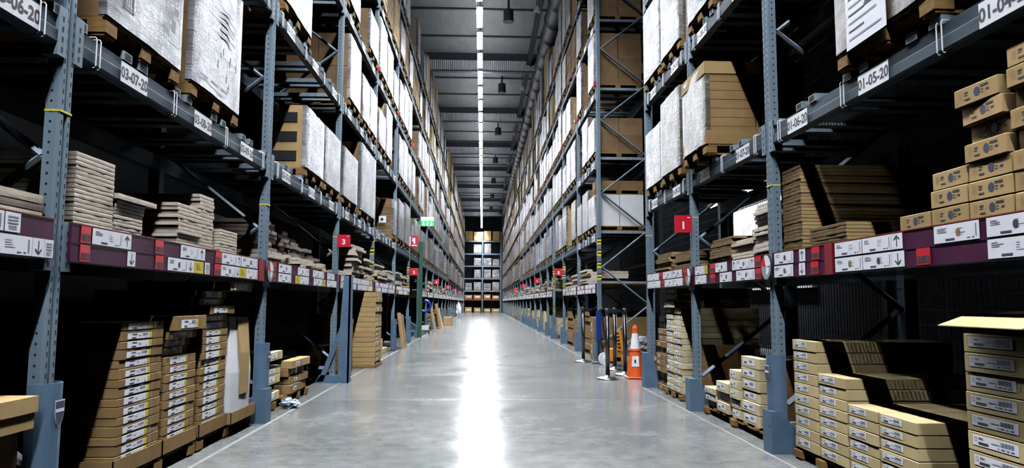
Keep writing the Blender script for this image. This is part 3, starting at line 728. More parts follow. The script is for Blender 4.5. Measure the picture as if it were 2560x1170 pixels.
# ------------------------------------------------------------------ cartons
_cm = {}
def carton_parts(kind, w, d, h):
    k = (kind, round(w, 3), round(d, 3), round(h, 3))
    if k in _cm: return _cm[k]
    P = []
    m = MB()
    def rect(m, y0, y1, z0, z1, x, mat): m.poly([(x, y0, z0), (x, y1, z0), (x, y1, z1), (x, y0, z1)], mat)
    if kind in ('one', 'two'):
        m.cbox(-d, 0, -w/2, w/2, 0, h - .002, CARD, .003); rect(m, w*.23, w*.31, 0.004, h - .005, .0008, TAPE)
        if kind == 'one':
            for a in (-.3, -.02): rect(m, a*w, (a + .1)*w, h*.72, h - .004, .0008, TAPE)
        P.append(('body', m))
        l = MB(); z0, z1 = (.15*h, .72*h) if kind == 'one' else (.1*h, .9*h); a, c2 = -.36*w, .13*w
        l.box(0, .002, a, c2, z0, z1, WHITE); hh = z1 - z0; ww = c2 - a
        for (u0, u1, v0, v1) in ((.18, .38, .08, .3), (.2, .42, .68, .88)): rect(l, a + u0*ww, a + u1*ww, z0 + v0*hh, z0 + v1*hh, .0026, NAVY)
        rect(l, a + .52*ww, a + .6*ww, z0 + .4*hh, z0 + .6*hh, .0026, GREYINK)
        if kind == 'one':
            for q in range(9): rect(l, a + (.68 + q*.03)*ww, a + (.68 + q*.03 + .016)*ww, z0 + .45*hh, z0 + .9*hh, .0026, NAVY)
        rect(l, a + .86*ww, a + .9*ww, z0 + .15*hh, z0 + .28*hh, .0026, NAVY)
        P.append(('shipping_label', l))
        y = MB(); y.box(0, .002, c2, c2 + .07*w, z0, z1, TAPEY); y.text('1' if kind == 'one' else '2', hh*.5, c2 + .035*w, z0 + .25*hh, .0028, INK, .02)
        P.append(('number_tag', y))
    elif kind == 'pax':
        m.cbox(-d, 0, -w/2, w/2, 0, h - .003, PALE, .003); rect(m, -w/2 + .004, w/2 - .004, h*.9, h*.905, .0006, TAPE); P.append(('body', m))
        l = MB(); a, c2 = -.43*w, .12*w; z0, z1 = .3*h, .82*h; l.box(0, .0015, a, c2, z0, z1, WHITE); hh = z1 - z0; ww = c2 - a
        l.text('PAX', hh*.24, a + .2*ww, z0 + .62*hh, .0022, INK, .03); rect(l, a + .13*ww, a + .36*ww, z0 + .16*hh, z0 + .4*hh, .0022, INK)
        rect(l, a + .42*ww, a + .6*ww, z0 + .5*hh, z0 + .58*hh, .0022, GREYINK)
        for q in range(12): rect(l, a + (.63 + q*.024)*ww, a + (.63 + q*.024 + (.016 if q % 3 else .01))*ww, z0 + .45*hh, z0 + .88*hh, .0022, NAVY)
        for (u0, u1) in ((.57, .6), (.64, .72), (.76, .81), (.85, .92)): rect(l, a + u0*ww, a + u1*ww, z0 + .16*hh, z0 + .27*hh, .0022, NAVY)
        frame(l, a + .04*ww, a + .1*ww, z0 + .4*hh, z0 + .8*hh, .0022, .002, GREYINK)
        P.append(('shipping_label', l))
    elif kind == 'pale':
        m.cbox(-d, 0, -w/2, w/2, 0, h - .003, PALE2, .003); P.append(('body', m))
        l = MB(); a, c2 = -.38*w, .25*w; z0, z1 = .25*h, .8*h; l.box(0, .0015, a, c2, z0, z1, WHITE); hh = z1 - z0; ww = c2 - a
        rect(l, a + .1*ww, a + .35*ww, z0 + .2*hh, z0 + .5*hh, .0022, INK)
        for q in range(6): rect(l, a + (.55 + q*.05)*ww, a + (.58 + q*.05)*ww, z0 + .4*hh, z0 + .85*hh, .0022, NAVY)
        P.append(('shipping_label', l))
    elif kind == 'yell':
        m.cbox(-d, 0, -w/2, w/2, 0, h - .003, PALE2, .003); P.append(('body', m))
        l = MB(); l.box(0, .0015, -.3*w, .1*w, .25*h, .8*h, WHITE); rect(l, -.2*w, -.1*w, .4*h, .6*h, .0022, GREYINK); P.append(('shipping_label', l))
        y = MB(); y.box(0, .0015, .15*w, .24*w, .2*h, .82*h, YELLOW); P.append(('number_tag', y))
    elif kind == 'circle':
        m.cbox(-d, 0, -w/2, w/2, 0, h - .003, KRAFT, .004)
        m.poly([(.0008, .04*w + .02*math.cos(PI/10*q), h*.52 + .021*math.sin(PI/10*q)) for q in range(20)], NAVY)
        for q in range(4): rect(m, (-.38 + q*.025)*w, (-.385 + q*.025 + .012)*w, h*.3, h*.75, .0008, TAPE)
        rect(m, -.25*w, -.16*w, h*.62, h*.7, .0008, INK); rect(m, -.25*w, -.18*w, h*.5, h*.56, .0008, INK); rect(m, -.25*w, -.12*w, h*.24, h*.33, .0008, INK)
        rect(m, .12*w, .3*w, h*.66, h*.78, .0008, INK); rect(m, .13*w, .19*w, h*.5, h*.55, .0008, INK); rect(m, .13*w, .19*w, h*.36, h*.41, .0008, INK); rect(m, .24*w, .31*w, h*.42, h*.52, .0008, INK)
        P.append(('body', m))
    else:
        mt = {'brown': CARD, 'kraft': KRAFT, 'plainpale': PALE}[kind]
        m.cbox(-d, 0, -w/2, w/2, 0, h - .003, mt, .004); rect(m, -w*.06, w*.06, .01, h - .01, .0008, TAPE); P.append(('body', m))
        l = MB(); l.box(0, .0015, -.3*w, -.12*w, .3*h, .7*h, WHITE); rect(l, -.27*w, -.18*w, .4*h, .58*h, .0022, INK); P.append(('shipping_label', l))
    _cm[k] = [(n2, q.mesh(n2)) for n2, q in P]
    return _cm[k]
KN = {'one': 'brown flat carton with yellow 1 tag', 'two': 'brown flat carton with yellow 2 tag', 'pax': 'pale carton with barcode', 'pale': 'cream labelled carton', 'yell': 'cream carton with yellow tag', 'circle': 'tan carton with navy dot', 'brown': 'brown carton', 'kraft': 'tan carton', 'plainpale': 'pale carton'}
def carton(kind, side, xf, Y0, Y1, z, h, d, label, group, rot=0.):
    t = thing('carton', label, 'carton', (xf, (Y0 + Y1) / 2, z), (0 if side < 0 else PI) + rot, group)
    for nm, me in carton_parts(kind, Y1 - Y0, d, h): link(nm, me, t)
    return t
def column(kinds, side, xf, Y0, Y1, zs, d, where, group, jit=.004, rot=.006, offs=None):
    n = len(zs) - 1; r = random.Random(int(Y0 * 1000))
    for i in range(n):
        kd = kinds[i % len(kinds)]; oy = r.uniform(-jit, jit); ox = r.uniform(-jit, jit)
        if offs and i in offs: oy += offs[i][0]; ox += offs[i][1]
        carton(kd, side, xf + ox, Y0 + oy, Y0 + oy + round(Y1 - Y0, 3), zs[i], zs[i + 1] - zs[i], d, '%s, %s %s' % (KN[kd], place_in(i, n), where), group, r.uniform(-rot, rot))
def lin(z0, z1, n): return [z0 + (z1 - z0) * i / n for i in range(n + 1)]
def alt(z0, z1, n, a=.56):
    out = [z0]; u = (z1 - z0) / (n / 2)
    for i in range(n): out.append(out[-1] + u * (a if i % 2 == 0 else 1 - a))
    return out
def pallet(side, xf, Y0, Y1, d, label, h=.1):
    m = pallet_mesh(Y1 - Y0, d, h); o = link('wooden_pallet', m, None, (xf, (Y0 + Y1) / 2, .0), 0 if side < 0 else PI); return tag(o, label, 'pallet', 'pallets on the floor')
def tray(side, xf, Y0, Y1, d, z0, z1, label):
    m = MB(); w = (Y1 - Y0) / 2; t = .006
    m.box(-d, 0, -w, w, 0, t, KRAFT); m.box(-t, 0, -w, w, 0, z1 - z0, CARD); m.box(-d, -d + t, -w, w, 0, z1 - z0, CARD); m.box(-d, 0, -w, -w + t, 0, z1 - z0, CARD); m.box(-d, 0, w - t, w, 0, z1 - z0, CARD)
    o = m.build('cardboard_tray', None, (xf, (Y0 + Y1) / 2, z0), 0 if side < 0 else PI); return tag(o, label, 'tray', 'cardboard trays under the left stacks')
GA = 'labelled brown cartons on the left floor'
XL = -2.08
pallet(-1, XL + .01, 4.3, 5.5, .9, 'wooden pallet under the two nearest brown carton stacks on the left')
pallet(-1, XL + .01, 5.54, 6.78, .9, 'wooden pallet under the third brown stack and white panel on left')
tray(-1, XL + .015, 4.3, 4.93, .86, .1, .2, 'brown cardboard tray under the nearest labelled carton stack')
column(['one', 'two'], -1, XL, 4.34, 4.9, alt(.107, .975, 16), .82, 'of nearest left stack', GA)
tray(-1, XL + .015, 4.945, 5.5, .86, .1, .2, 'brown cardboard tray under the second labelled carton stack')
column(['one', 'two', 'one'], -1, XL, 4.968, 5.475, lin(.107, .9, 14), .82, 'of second left stack', GA, .003, offs={12: (.0, -.05), 11: (-.03, -.05)})
carton('one', -1, XL + .04, 5.0, 5.555, .902, .1, .8, 'brown labelled carton jutting out on top of the second left stack', GA, .02)
tray(-1, XL + .015, 5.555, 6.13, .86, .1, .2, 'brown cardboard tray under the third labelled carton stack')
column(['two', 'one'], -1, XL, 5.575, 6.105, lin(.107, 1.0, 16), .82, 'of third left stack', GA, .006)
carton('one', -1, XL + .03, 5.64, 6.18, 1.002, .066, .8, 'brown labelled carton jutting out above the third left stack, lowest of four', GA)
carton('two', -1, XL - .04, 5.6, 6.12, 1.07, .052, .8, 'shaded brown carton, second of four crowning the third left stack', GA)
carton('two', -1, XL - .03, 5.62, 6.14, 1.124, .06, .8, 'shaded brown carton just under the topmost carton of third left stack', GA)
carton('one', -1, XL + .06, 5.95, 6.55, 1.186, .075, .8, 'topmost brown carton of the third left stack, jutting towards the upright', GA, .03)
# white wrapped panels
t = thing('wrapped_panel', 'tall white foam wrapped panel with brown cardboard strip beside second left upright', 'panel', (-2.1, 6.45, .112), 0)
m = MB(); w = .3; m.loft([[(-.5 + .02, -w, .0), (.0, -w, .0), (.03, -w + .05, 0), (.03, w - .05, 0), (0, w, 0), (-.48, w, 0)], [(-.5, -w - .01, .4), (.0, -w - .01, .4), (.035, -w + .04, .4), (.035, w - .04, .4), (0, w, .4), (-.5, w, .4)], [(-.5, -w + .01, .86), (-.02, -w + .01, .86), (.0, -w + .06, .86), (.0, w - .06, .85), (-.02, w, .85), (-.5, w, .85)]], FOAM); m.build('foam_wrap', t, smooth=False)
m = MB(); m.loft([[(.04, -.03, .2), (.046, .17, .2), (.03, .17, .2), (.03, -.03, .2)], [(.042, -.05, .55), (.044, .19, .55), (.02, .19, .5), (.02, -.05, .5)], [(.012, -.07, .85), (.016, .2, .85), (-.02, .2, .85), (-.02, -.07, .85)]], KRAFT); m.build('cardboard_strip', t)
tray(-1, XL + .05, 6.14, 6.77, .7, .1, .2, 'brown cardboard tray holding the white foam wrapped panel')
# bottom-left cartons
GB = 'brown cartons at the left edge'
carton('brown', -1, -2.03, 2.75, 3.38, .1, .2, .8, 'brown carton, bottom of three at the left picture edge', GB)
carton('brown', -1, -2.03, 2.75, 3.38, .3, .23, .8, 'brown carton, middle of three at the left picture edge', GB, .02)
t = carton('kraft', -1, -2.0, 2.8, 3.41, .532, .14, .85, 'tan carton with overhanging lid on top at the left picture edge', GB, -.03)
m = MB(); m.box(-.86, .008, -.312, .312, .075, .145, KRAFT); m.build('lid', t)
pallet(-1, -2.0, 2.6, 3.4, .85, 'wooden pallet under the cartons at the left picture edge')
# second bay
GC = 'cream cartons behind the second left upright'
pallet(-1, -2.1, 7.2, 8.1, .85, 'wooden pallet under cream cartons behind the second left upright')
for i, (z, k, ox, w) in enumerate([(.1, 'yell', 0, .5), (.19, 'kraft', -.2, .42), (.27, 'yell', 0, .5), (.36, 'yell', .0, .5), (.45, 'kraft', -.12, .3), (.51, 'yell', .02, .5)]):
    carton(k, -1, -2.11 + ox, 7.36, 7.36 + w, z, .088 if k == 'yell' else .078 if i == 1 else .058, .8, '%s, %s of small stack behind second left upright' % (KN[k], place_in(i, 6)), GC, .01)
GD = 'brown cartons on a pallet in the second left bay'
pallet(-1, -2.08, 8.12, 9.0, .85, 'wooden pallet under four brown cartons in the second left bay')
for i, (z, h, oy, ox) in enumerate([(.1, .1, 0, 0), (.2, .085, .04, 0), (.285, .085, 0, -.03), (.37, .09, .03, .02)]):
    carton('kraft' if i == 3 else 'brown', -1, -2.08 + ox, 8.14 + oy, 8.9 + oy, z, h, .8, 'brown carton, %s of four on the pallet by the gusset guard' % place_in(i, 4), GD, .02 * (-1)**i)
m = MB(); bmm = bmesh.new(); bmesh.ops.create_icosphere(bmm, subdivisions=3, radius=.1)
r = random.Random(2)
for v in bmm.verts: v.co *= r.uniform(.6, 1.15); v.co.z = max(-.045, v.co.z * .6)
me = bpy.data.meshes.new('crumpled_paper'); bmm.to_mesh(me); bmm.free(); me.materials.append(PALEBL)
tag(link('crumpled_paper', me, None, (-2.0, 7.85, .045)), 'small crumpled grey wrapping on the floor beside the cream cartons', 'waste')
# third and fourth bay stacks
GE = 'brown cartons past the gusset guard'
pallet(-1, -2.1, 10.9, 11.54, .9, 'wooden pallet under the low brown stack past the gusset guard')
column(['brown'], -1, -2.1, 10.95, 11.5, lin(.1, .46, 5), .6, 'of low stack past gusset guard', GE)
column(['brown'], -1, -2.1, 11.56, 12.1, lin(.0, .92, 10), .6, 'of middle stack past gusset guard', GE)
tray(-1, -1.78, 12.5, 13.3, .85, .0, .06, 'flat cardboard sheet under the tall brown stack in the aisle')
column(['kraft'], -1, -1.8, 12.53, 13.27, lin(.01, 1.27, 15), .8, 'of tall stack in the left aisle', GE, .006)
for i, (Y, z0, z1) in enumerate([(15.0, 0, .17), (15.0, .17, .34), (15.75, 0, .12)]):
    carton('plainpale', -1, -2.1, Y, Y + .7, z0, z1 - z0, .8, 'pale carton behind the tall brown stack, number %d of three' % (i + 1), 'pale cartons behind the tall stack')
for i, (Y, h, lean) in enumerate([(17.65, .85, .12), (18.1, .8, .1)]):
    m = MB(); m.loft([[(0, -.16, 0), (.05, -.16, 0), (.05, .16, 0), (0, .16, 0)], [(-lean, -.16, h), (-lean + .05, -.16, h), (-lean + .05, .16, h), (-lean, .16, h)]], OSB if i else KRAFT)
    tag(m.build('leaning_board', None, (-1.9, Y, 0)), ('tan' if not i else 'brown') + ' board leaning at the left rack before the blue guard box', 'board', 'boards leaning on the left rack')
for i, (Y, h, wd) in enumerate([(28.4, .95, .3), (31.5, 1.05, .55), (33.2, .85, .3)]):
    m = MB(); m.loft([[(0, -wd, 0), (.06, -wd, 0), (.06, wd, 0), (0, wd, 0)], [(-.2, -wd, h), (-.14, -wd, h), (-.14, wd, h), (-.2, wd, h)]], [KRAFT, OSB, PALE][i])
    tag(m.build('leaning_board', None, (-1.82, Y, 0)), ['narrow tan panel', 'wide brown panel', 'pale panel'][i] + ' leaning on the left rack past the green post', 'board', 'boards leaning on the left rack')

# right floor
GP = 'pale flat cartons at the front right'
XR = 2.26
pallet(1, XR - .01, 4.5, 5.31, 1.0, 'wooden pallet under the tallest pale stacks right of near right upright', .085)
pallet(1, XR - .01, 3.72, 4.48, 1.0, 'wooden pallet under the low pale carton stacks at right', .085)
column(['pax'], 1, XR, 4.92, 5.295, lin(.087, .848, 10), .95, 'of stack beside near right upright', GP, .003, .004)
column(['pax'], 1, XR, 4.53, 4.905, lin(.087, .64, 8), .95, 'of second pale stack from the upright', GP, .003, .004)
column(['pax'], 1, XR, 4.17, 4.515, lin(.087, .49, 6), .95, 'of third pale stack from the upright', GP, .003, .004)
column(['pax'], 1, XR, 3.79, 4.155, lin(.087, .49, 6), .95, 'of fourth pale stack from the upright', GP, .003, .004)
pallet(1, XR - .01, 2.5, 3.4, 1.0, 'wooden pallet under the tall pale stack at the right edge', .08)
column(['pax'], 1, XR, 2.86, 3.385, lin(.08, .97, 10), .95, 'of tall stack at right edge', GP, .004, .006)
t = thing('open_carton', 'open pale carton with raised lid flap on the tall stack at right edge', 'carton', (XR, 3.1, .972), PI, GP)
m = MB(); m.box(-.9, -.02, -.25, .25, 0, .05, PALE); m.build('body', t)
m = MB(); m.loft([[(-.3, -.27, .098), (-.3, .27, .098), (-.3, .27, .102), (-.3, -.27, .102)], [(.0, -.27, .075), (.0, .27, .075), (.0, .27, .079), (.0, -.27, .079)], [(.13, -.27, .03), (.13, .27, .03), (.13, .27, .034), (.13, -.27, .034)]], PALE)
m.box(-.9, -.3, -.27, .27, .05, .1, PALE); m.build('lid_flap', t)
# bay of cream cartons
GQ = 'cream cartons in the second right bay'
pallet(1, XR - .02, 5.75, 7.45, 1.0, 'long wooden pallet under the stepped cream cartons', .085)
column(['pale'], 1, XR + .02, 6.0, 6.42, lin(.087, .65, 6), .8, 'of tallest cream step by near right upright', GQ, .012)
column(['pale'], 1, XR + .0, 6.44, 6.68, lin(.087, .51, 5), .7, 'of second cream step', GQ, .012)
column(['pale'], 1, XR - .0, 6.72, 7.06, lin(.087, .37, 3), .7, 'of third cream step', GQ, .015)
column(['pale'], 1, XR - .0, 7.1, 7.42, lin(.087, .28, 3), .7, 'of lowest cream step by the guard box', GQ, .02)
m = MB(); m.box(-.6, 0, -.012, .012, 0, .66, OSB); m.poly([(-.03, .0125, .6), (-.04, .0125, .6), (-.04, .0125, .61), (-.03, .0125, .61)], HOLE); M1 = m.mesh('osb_panel')
tag(link('chipboard_panel', M1, None, (2.33, 7.86, 0), PI), 'brown chipboard divider panel behind the stepped cream cartons', 'panel', 'chipboard dividers')
tag(link('chipboard_panel', M1, None, (2.36, 5.71, 0), PI), 'brown chipboard divider panel beside the near right post guard', 'panel', 'chipboard dividers')
GT = 'cream cartons in the tall right stack'
pallet(1, XR - .02, 8.28, 9.05, 1.0, 'wooden pallet under the tall cream stack below the red 1 sign', .08)
column(['pale'], 1, XR, 8.3, 8.63, lin(.082, 1.05, 14), .9, 'of near half of tall cream stack', GT, .006)
column(['pale'], 1, XR, 8.65, 8.98, lin(.082, 1.05, 14), .9, 'of far half of tall cream stack', GT, .006)
column(['pale'], 1, XR + .02, 8.5, 9.0, lin(1.052, 1.285, 3), .9, 'of three crowning the tall cream stack', GT, .05)
GS = 'brown wrapped packs at the far end of the near right rack'
for i in range(12):
    t = carton('brown', 1, 2.3 + random.uniform(-.03, .03), 9.1 + random.uniform(-.02, .03), 9.6, .0 + i * .078, .078, .5, 'brown pack, %s of the rough stack by the traffic cone' % place_in(i, 12), GS)

# ------------------------------------------------------------------ first level goods
_fp = {}
def flat_mesh(w, d, h, mat, seed):
    k = (round(w, 2), round(d, 2), round(h, 3), mat.name, seed)
    if k not in _fp:
        m = MB(); r = random.Random(seed); n = 9
        rings = []
        for i in range(n + 1):
            y = -w/2 + w * i / n; a = r.uniform(-.002, .001) * (1 if seed < 10 else 5); c = r.uniform(-.003, .003)
            rings.append([(-d, y, 0), (a, y, .001 + c*.3), (a + .0008, y, h*.5), (a, y, h - .0015), (-d, y, h - .002)])
        m.loft(rings, mat)
        if mat is KRAFT:
            e = m.m(EDGE)
            for q in range(n * 5):
                if q % 5 in (1, 2): m.mi[q] = e
        _fp[k] = m.mesh('flat_pack')
    return _fp[k]
def flats(side, xf, Y0, Y1, z0, z1, n, mat, d, what, where, group, jy=.004, jx=.002, rot=.003):
    r = random.Random(int(Y0 * 777)); h = (z1 - z0) / n
    for i in range(n):
        o = link('flat_pack', flat_mesh(Y1 - Y0, d, h - .001, mat, i % 4 + (10 if jx > .04 else 0)), None, (xf + r.uniform(-jx, jx), (Y0 + Y1) / 2 + r.uniform(-jy, jy), z0 + i * h), (0 if side < 0 else PI) + r.uniform(-rot, rot))
        tag(o, '%s, %s %s' % (what, place_in(i, n), where), 'flat pack', group)
Z1 = 1.482
GF = 'flat packs on the first left shelf'
flats(-1, -2.06, 3.74, 4.13, Z1, 1.86, 16, BOARD, .7, 'beige wrapped flat pack', 'of tallest stack right of nearest left upright', GF)
flats(-1, -2.06, 4.16, 4.5, Z1, 1.67, 9, BOARD, .7, 'beige wrapped flat pack', 'of second stack on first left shelf', GF, .02)
flats(-1, -2.04, 4.14, 4.62, 1.672, 1.705, 1, BOARD, .7, 'long beige flat pack lying across', 'of second left stack', GF)
flats(-1, -2.06, 5.0, 5.4, Z1, 1.77, 11, BOARD, .8, 'beige wrapped flat pack', 'of third stack on first left shelf', GF, .015, .006)
flats(-1, -2.08, 5.42, 5.7, Z1, 1.89, 15, BOARD, .6, 'beige wrapped flat pack', 'of fourth stack on first left shelf', GF, .015)
flats(-1, -2.06, 5.8, 6.2, Z1, 1.67, 8, BOARD, .5, 'beige wrapped flat pack', 'of low stack beside dark red band', GF)
flats(-1, -2.05, 2.4, 3.47, Z1, 1.51, 1, BOARD, .7, 'light plank pack lying lowest', 'at the left picture edge', GF)
flats(-1, -2.05, 2.4, 3.48, 1.512, 1.545, 1, BOARDD, .7, 'brown plank pack lying second', 'at the left picture edge', GF)
flats(-1, -2.05, 2.4, 3.47, 1.547, 1.59, 1, BOARD, .7, 'light plank pack lying topmost', 'at the left picture edge', GF)
m = MB()
for q in range(12): m.box(-.3, 0, -.5, .5, q * .042, q * .042 + .034, PALEBL)
tag(m.build('sheet_bundle', None, (-2.7, 7.85, Z1)), 'pale blue ribbed sheet bundle behind the second left upright', 'sheets')
# messy dark pile in the second bay
r = random.Random(21)
for i in range(70):
    lay = i // 7; w = r.uniform(.2, .36); Y = 7.1 + (i % 7) * .45 + r.uniform(-.008, .008); z = Z1 + lay * .042
    if z - Z1 > .5 - .07 * (i % 7) + r.uniform(0, .05): continue
    Y = min(Y, 10.1 - w/2); Y = max(Y, 7.08 + w/2)
    o = link('flat_pack', flat_mesh(round(w, 1) + .0, .5, .038, BOARD if lay < 3 else BOARDD, i % 4), None, (-2.07 + r.uniform(-.06, .03) - (.06 if lay > 2 else 0), Y, z), r.uniform(-.06, .06))
    tag(o, '%s loose pack, layer %d, %s along messy pile before red 3 sign' % ('beige' if lay < 3 else 'dark brown', lay + 1, ORD[i % 7 + 1]), 'flat pack', 'messy packs in the second left bay')
flats(-1, -2.06, 10.5, 11.1, Z1, 1.56, 2, BOARD, .5, 'beige pack lying low', 'just past the red 3 sign', GF, .03)
flats(-1, -2.06, 11.7, 12.6, Z1, 2.02, 12, BOARD, .5, 'beige pack in leaning pile', 'past the red 3 sign', GF, .06, .05, .08)
flats(-1, -2.0, 12.6, 13.5, 1.8, 1.85, 1, BOARD, .6, 'long beige pack jutting out', 'beside the striped left upright', GF)
flats(-1, -2.06, 12.7, 13.4, Z1, 1.799, 7, BOARD, .5, 'beige pack in short pile', 'beside the striped left upright', GF, .05, .05)
flats(-1, -2.06, 14.4, 15.6, Z1, 1.85, 9, BOARD, .5, 'beige pack in wide pile', 'past the striped left upright', GF, .08, .06)
flats(-1, -2.06, 15.7, 16.8, Z1, 1.78, 8, BOARD, .5, 'beige pack in uneven pile', 'past the striped left upright', GF, .08, .06)
flats(-1, -2.06, 17.4, 18.6, Z1, 1.82, 8, BOARD, .5, 'beige pack in pile', 'below the fire sign', GF, .08, .06)
flats(-1, -2.06, 18.8, 19.9, Z1, 1.8, 7, BOARD, .5, 'beige pack in last pile', 'before the gap with the green post', GF, .08, .06)
# right first shelf
GR = 'flat packs on the first right shelf'
flats(1, 2.27, 5.1, 5.42, Z1, 2.1, 24, KRAFT, 1.0, 'folded brown cardboard pack', 'of tall stack beside near right upright', GR, .004, .003)
flats(1, 2.27, 4.47, 4.98, Z1, 1.62, 6, KRAFT, .6, 'folded brown cardboard pack', 'of low stack before the tan cartons', GR, .004, .004)
flats(1, 2.25, 5.62, 5.95, Z1, 1.92, 13, BOARD, .5, 'light board pack', 'of taller pile behind near right upright', GR, .02, .03)
flats(1, 2.25, 5.97, 6.45, Z1, 1.66, 6, BOARD, .5, 'light board pack', 'of low pile behind near right upright', GR, .03, .03)
flats(1, 2.25, 6.55, 7.15, Z1, 1.72, 9, KRAFT, .8, 'brown cardboard pack', 'of pile right of the red 1 sign', GR, .03, .02)
flats(1, 2.25, 7.85, 8.5, Z1, 1.68, 7, KRAFT, .7, 'brown cardboard pack', 'of near pile left of the red 1 sign', GR, .03, .02)
flats(1, 2.25, 8.7, 9.4, Z1, 1.72, 8, KRAFT, .7, 'brown cardboard pack', 'of far pile left of the red 1 sign', GR, .03, .02)
GX = 'tan cartons with navy dots on the right shelf'
XC = 2.235
carton('circle', 1, XC, 3.555, 3.82, Z1, .088, .4, 'tan carton with navy dot, lone leftmost on the right shelf', GX)
for i in range(3): carton('circle', 1, XC + (0, .0, .01)[i], 3.265, 3.54, Z1 + i * .09, .09, .4, 'tan carton with navy dot, %s of the second column from left' % place_in(i, 3), GX, (0, .01, -.02)[i])
for i in range(7): carton('circle', 1, XC + (.0, .0, .005, -.005, .03, .0, -.01)[i], 2.975 + (0, 0, 0, .01, 0, .025, .045)[i], 3.255 + (0, 0, 0, .01, 0, .025, .045)[i], Z1 + i * .089, .089, .4, 'tan carton with navy dot, %s of the third column from left' % place_in(i, 7), GX, (0, .01, 0, -.01, .02, -.04, .04)[i])
for i in range(8): carton('circle', 1, XC + (.0, .005, 0, .03, .0, .03, -.005, .0)[i], 2.69, 2.966, Z1 + i * .089, .089, .4, 'tan carton with navy dot, %s of the rightmost column at picture edge' % place_in(i, 8), GX, (0, .01, 0, -.02, 0, 0, .02, 0)[i])

# far shelf and floor goods, one bundle each
rnd = random.Random(31)
def far_goods(side, posts, i0, txt):
    for i in range(i0, len(posts) - 1):
        a, c = posts[i], posts[i + 1]
        if (side < 0 and i in (6, 7)) or (side > 0 and i == 2): continue
        for j in range(2):
            y0 = a + .2 + j * (c - a) / 2; w = (c - a) / 2 - .4; h = rnd.uniform(.15, .5)
            m = MB(); nn = int(h / .05)
            for q in range(nn): m.box(-.6 + rnd.uniform(-.02, .02), rnd.uniform(-.03, .03), rnd.uniform(-.05, .05), w + rnd.uniform(-.05, .05), q * .05, q * .05 + .046, BOARD if rnd.random() < .75 else CARD)
            if side > 0: m.v = [(-x, y, z) for x, y, z in m.v]
            o = m.build('flat_pack_bundle', None, (AX[side] + side * .04, y0, Z1))
            tag(o, 'beige packs on %s first shelf, %s bay %s, %s half' % (SN[side], ORD[min(i + 1, 28)], txt, 'near' if j == 0 else 'far'), 'flat packs', 'distant flat pack bundles')
            h = rnd.uniform(.5, 1.15); mt = PALE2 if side > 0 else KRAFT
            if side > 0 and i < 2: mt = CARD; h = .85
            if side > 0 and i == 0 and j == 0: continue
            if side < 0 and rnd.random() < .35: continue
            m = MB(); nn = max(2, int(h / .12)); z = .1
            m.box(-.9, 0, 0, w, 0, .1, WOOD)
            for q in range(nn): m.box(-.85, rnd.uniform(-.02, .02), .01 + rnd.uniform(0, .02), w * rnd.choice([1, 1, .9]), z, z + h / nn - .004, mt); z += h / nn
            if side > 0: m.v = [(-x, y, z) for x, y, z in m.v]
            o = m.build('carton_pile', None, (AX[side] + side * .1, y0, 0))
            tag(o, '%s carton pile under %s, %s bay %s, %s half' % ('cream' if side > 0 and i >= 2 else 'brown', SN[side], ORD[min(i + 1, 28)], txt, 'near' if j == 0 else 'far'), 'cartons', 'distant carton piles on the floor')
far_goods(-1, LPOST, 7, 'from front'); far_goods(1, R2POST, 0, 'past roped gap')

# ------------------------------------------------------------------ end rack
t = thing('pallet_rack', 'pallet rack across the far end of the aisle', 'pallet rack', (0, 81.5, 0))
for X in (-2.1, -.03, 2.0):
    m = MB(); m.box(X - .07, X + .07, 0, .1, 0, 9., BLUE); m.build('upright_post', t)
EL = [1.34, 2.3, 3.68, 5.06, 6.42, 7.85]
for z in EL:
    for (a, c2) in ((-2.03, -.1), (.04, 1.93)):
        m = MB(); m.box(a, c2, 0, .06, z, z + .14, BLUE if z > 2 else DKRED); m.build('shelf_beam', t)
        m = MB(); m.box(a, c2, .06, 1.1, z + .1, z + .14, BEAM); m.build('shelf_deck', t)
m = MB(); m.box(2.12, 2.4, 81.2, 81.5, 0, 10.5, GIRD); tag(m.build('steel_column'), 'dark steel column beside the rack at the far end', 'column')
r = random.Random(8); GZ = 'loads on the far end rack'
for q, z in enumerate([0] + EL):
    for j, xc in enumerate((-1.56, -.58, .52, 1.46)):
        if q == 5 and j in (0, 3): continue
        if q == 4 and j == 0: continue
        if q == 3 and j == 0: continue
        w = r.uniform(.7, .88); h = (.45, .4, .8, .85, .75, .95, .95)[q] + r.uniform(-.12, .05)
        zz = z + (.143 if q else 0)
        m = MB(); m.box(xc - w/2, xc + w/2, 0, .9, 0, .1, WOOD); 
        m.box(xc - w/2, xc + w/2, .01, .9, .1, .1 + h, FILMW if q not in (0, 1, 6) else KRAFT)
        if q in (0, 1): m.box(xc - w/4, xc + w/3, .005, .3, .1 + h * .3, .1 + h * .6, WHITE)
        o = m.build('pallet_load', None, (0, 81.5, zz)); tag(o, 'load on the far end rack, %s, %s from left' % ('floor level' if q == 0 else ORD[q] + ' shelf', ORD[j + 1]), 'pallet load', GZ)

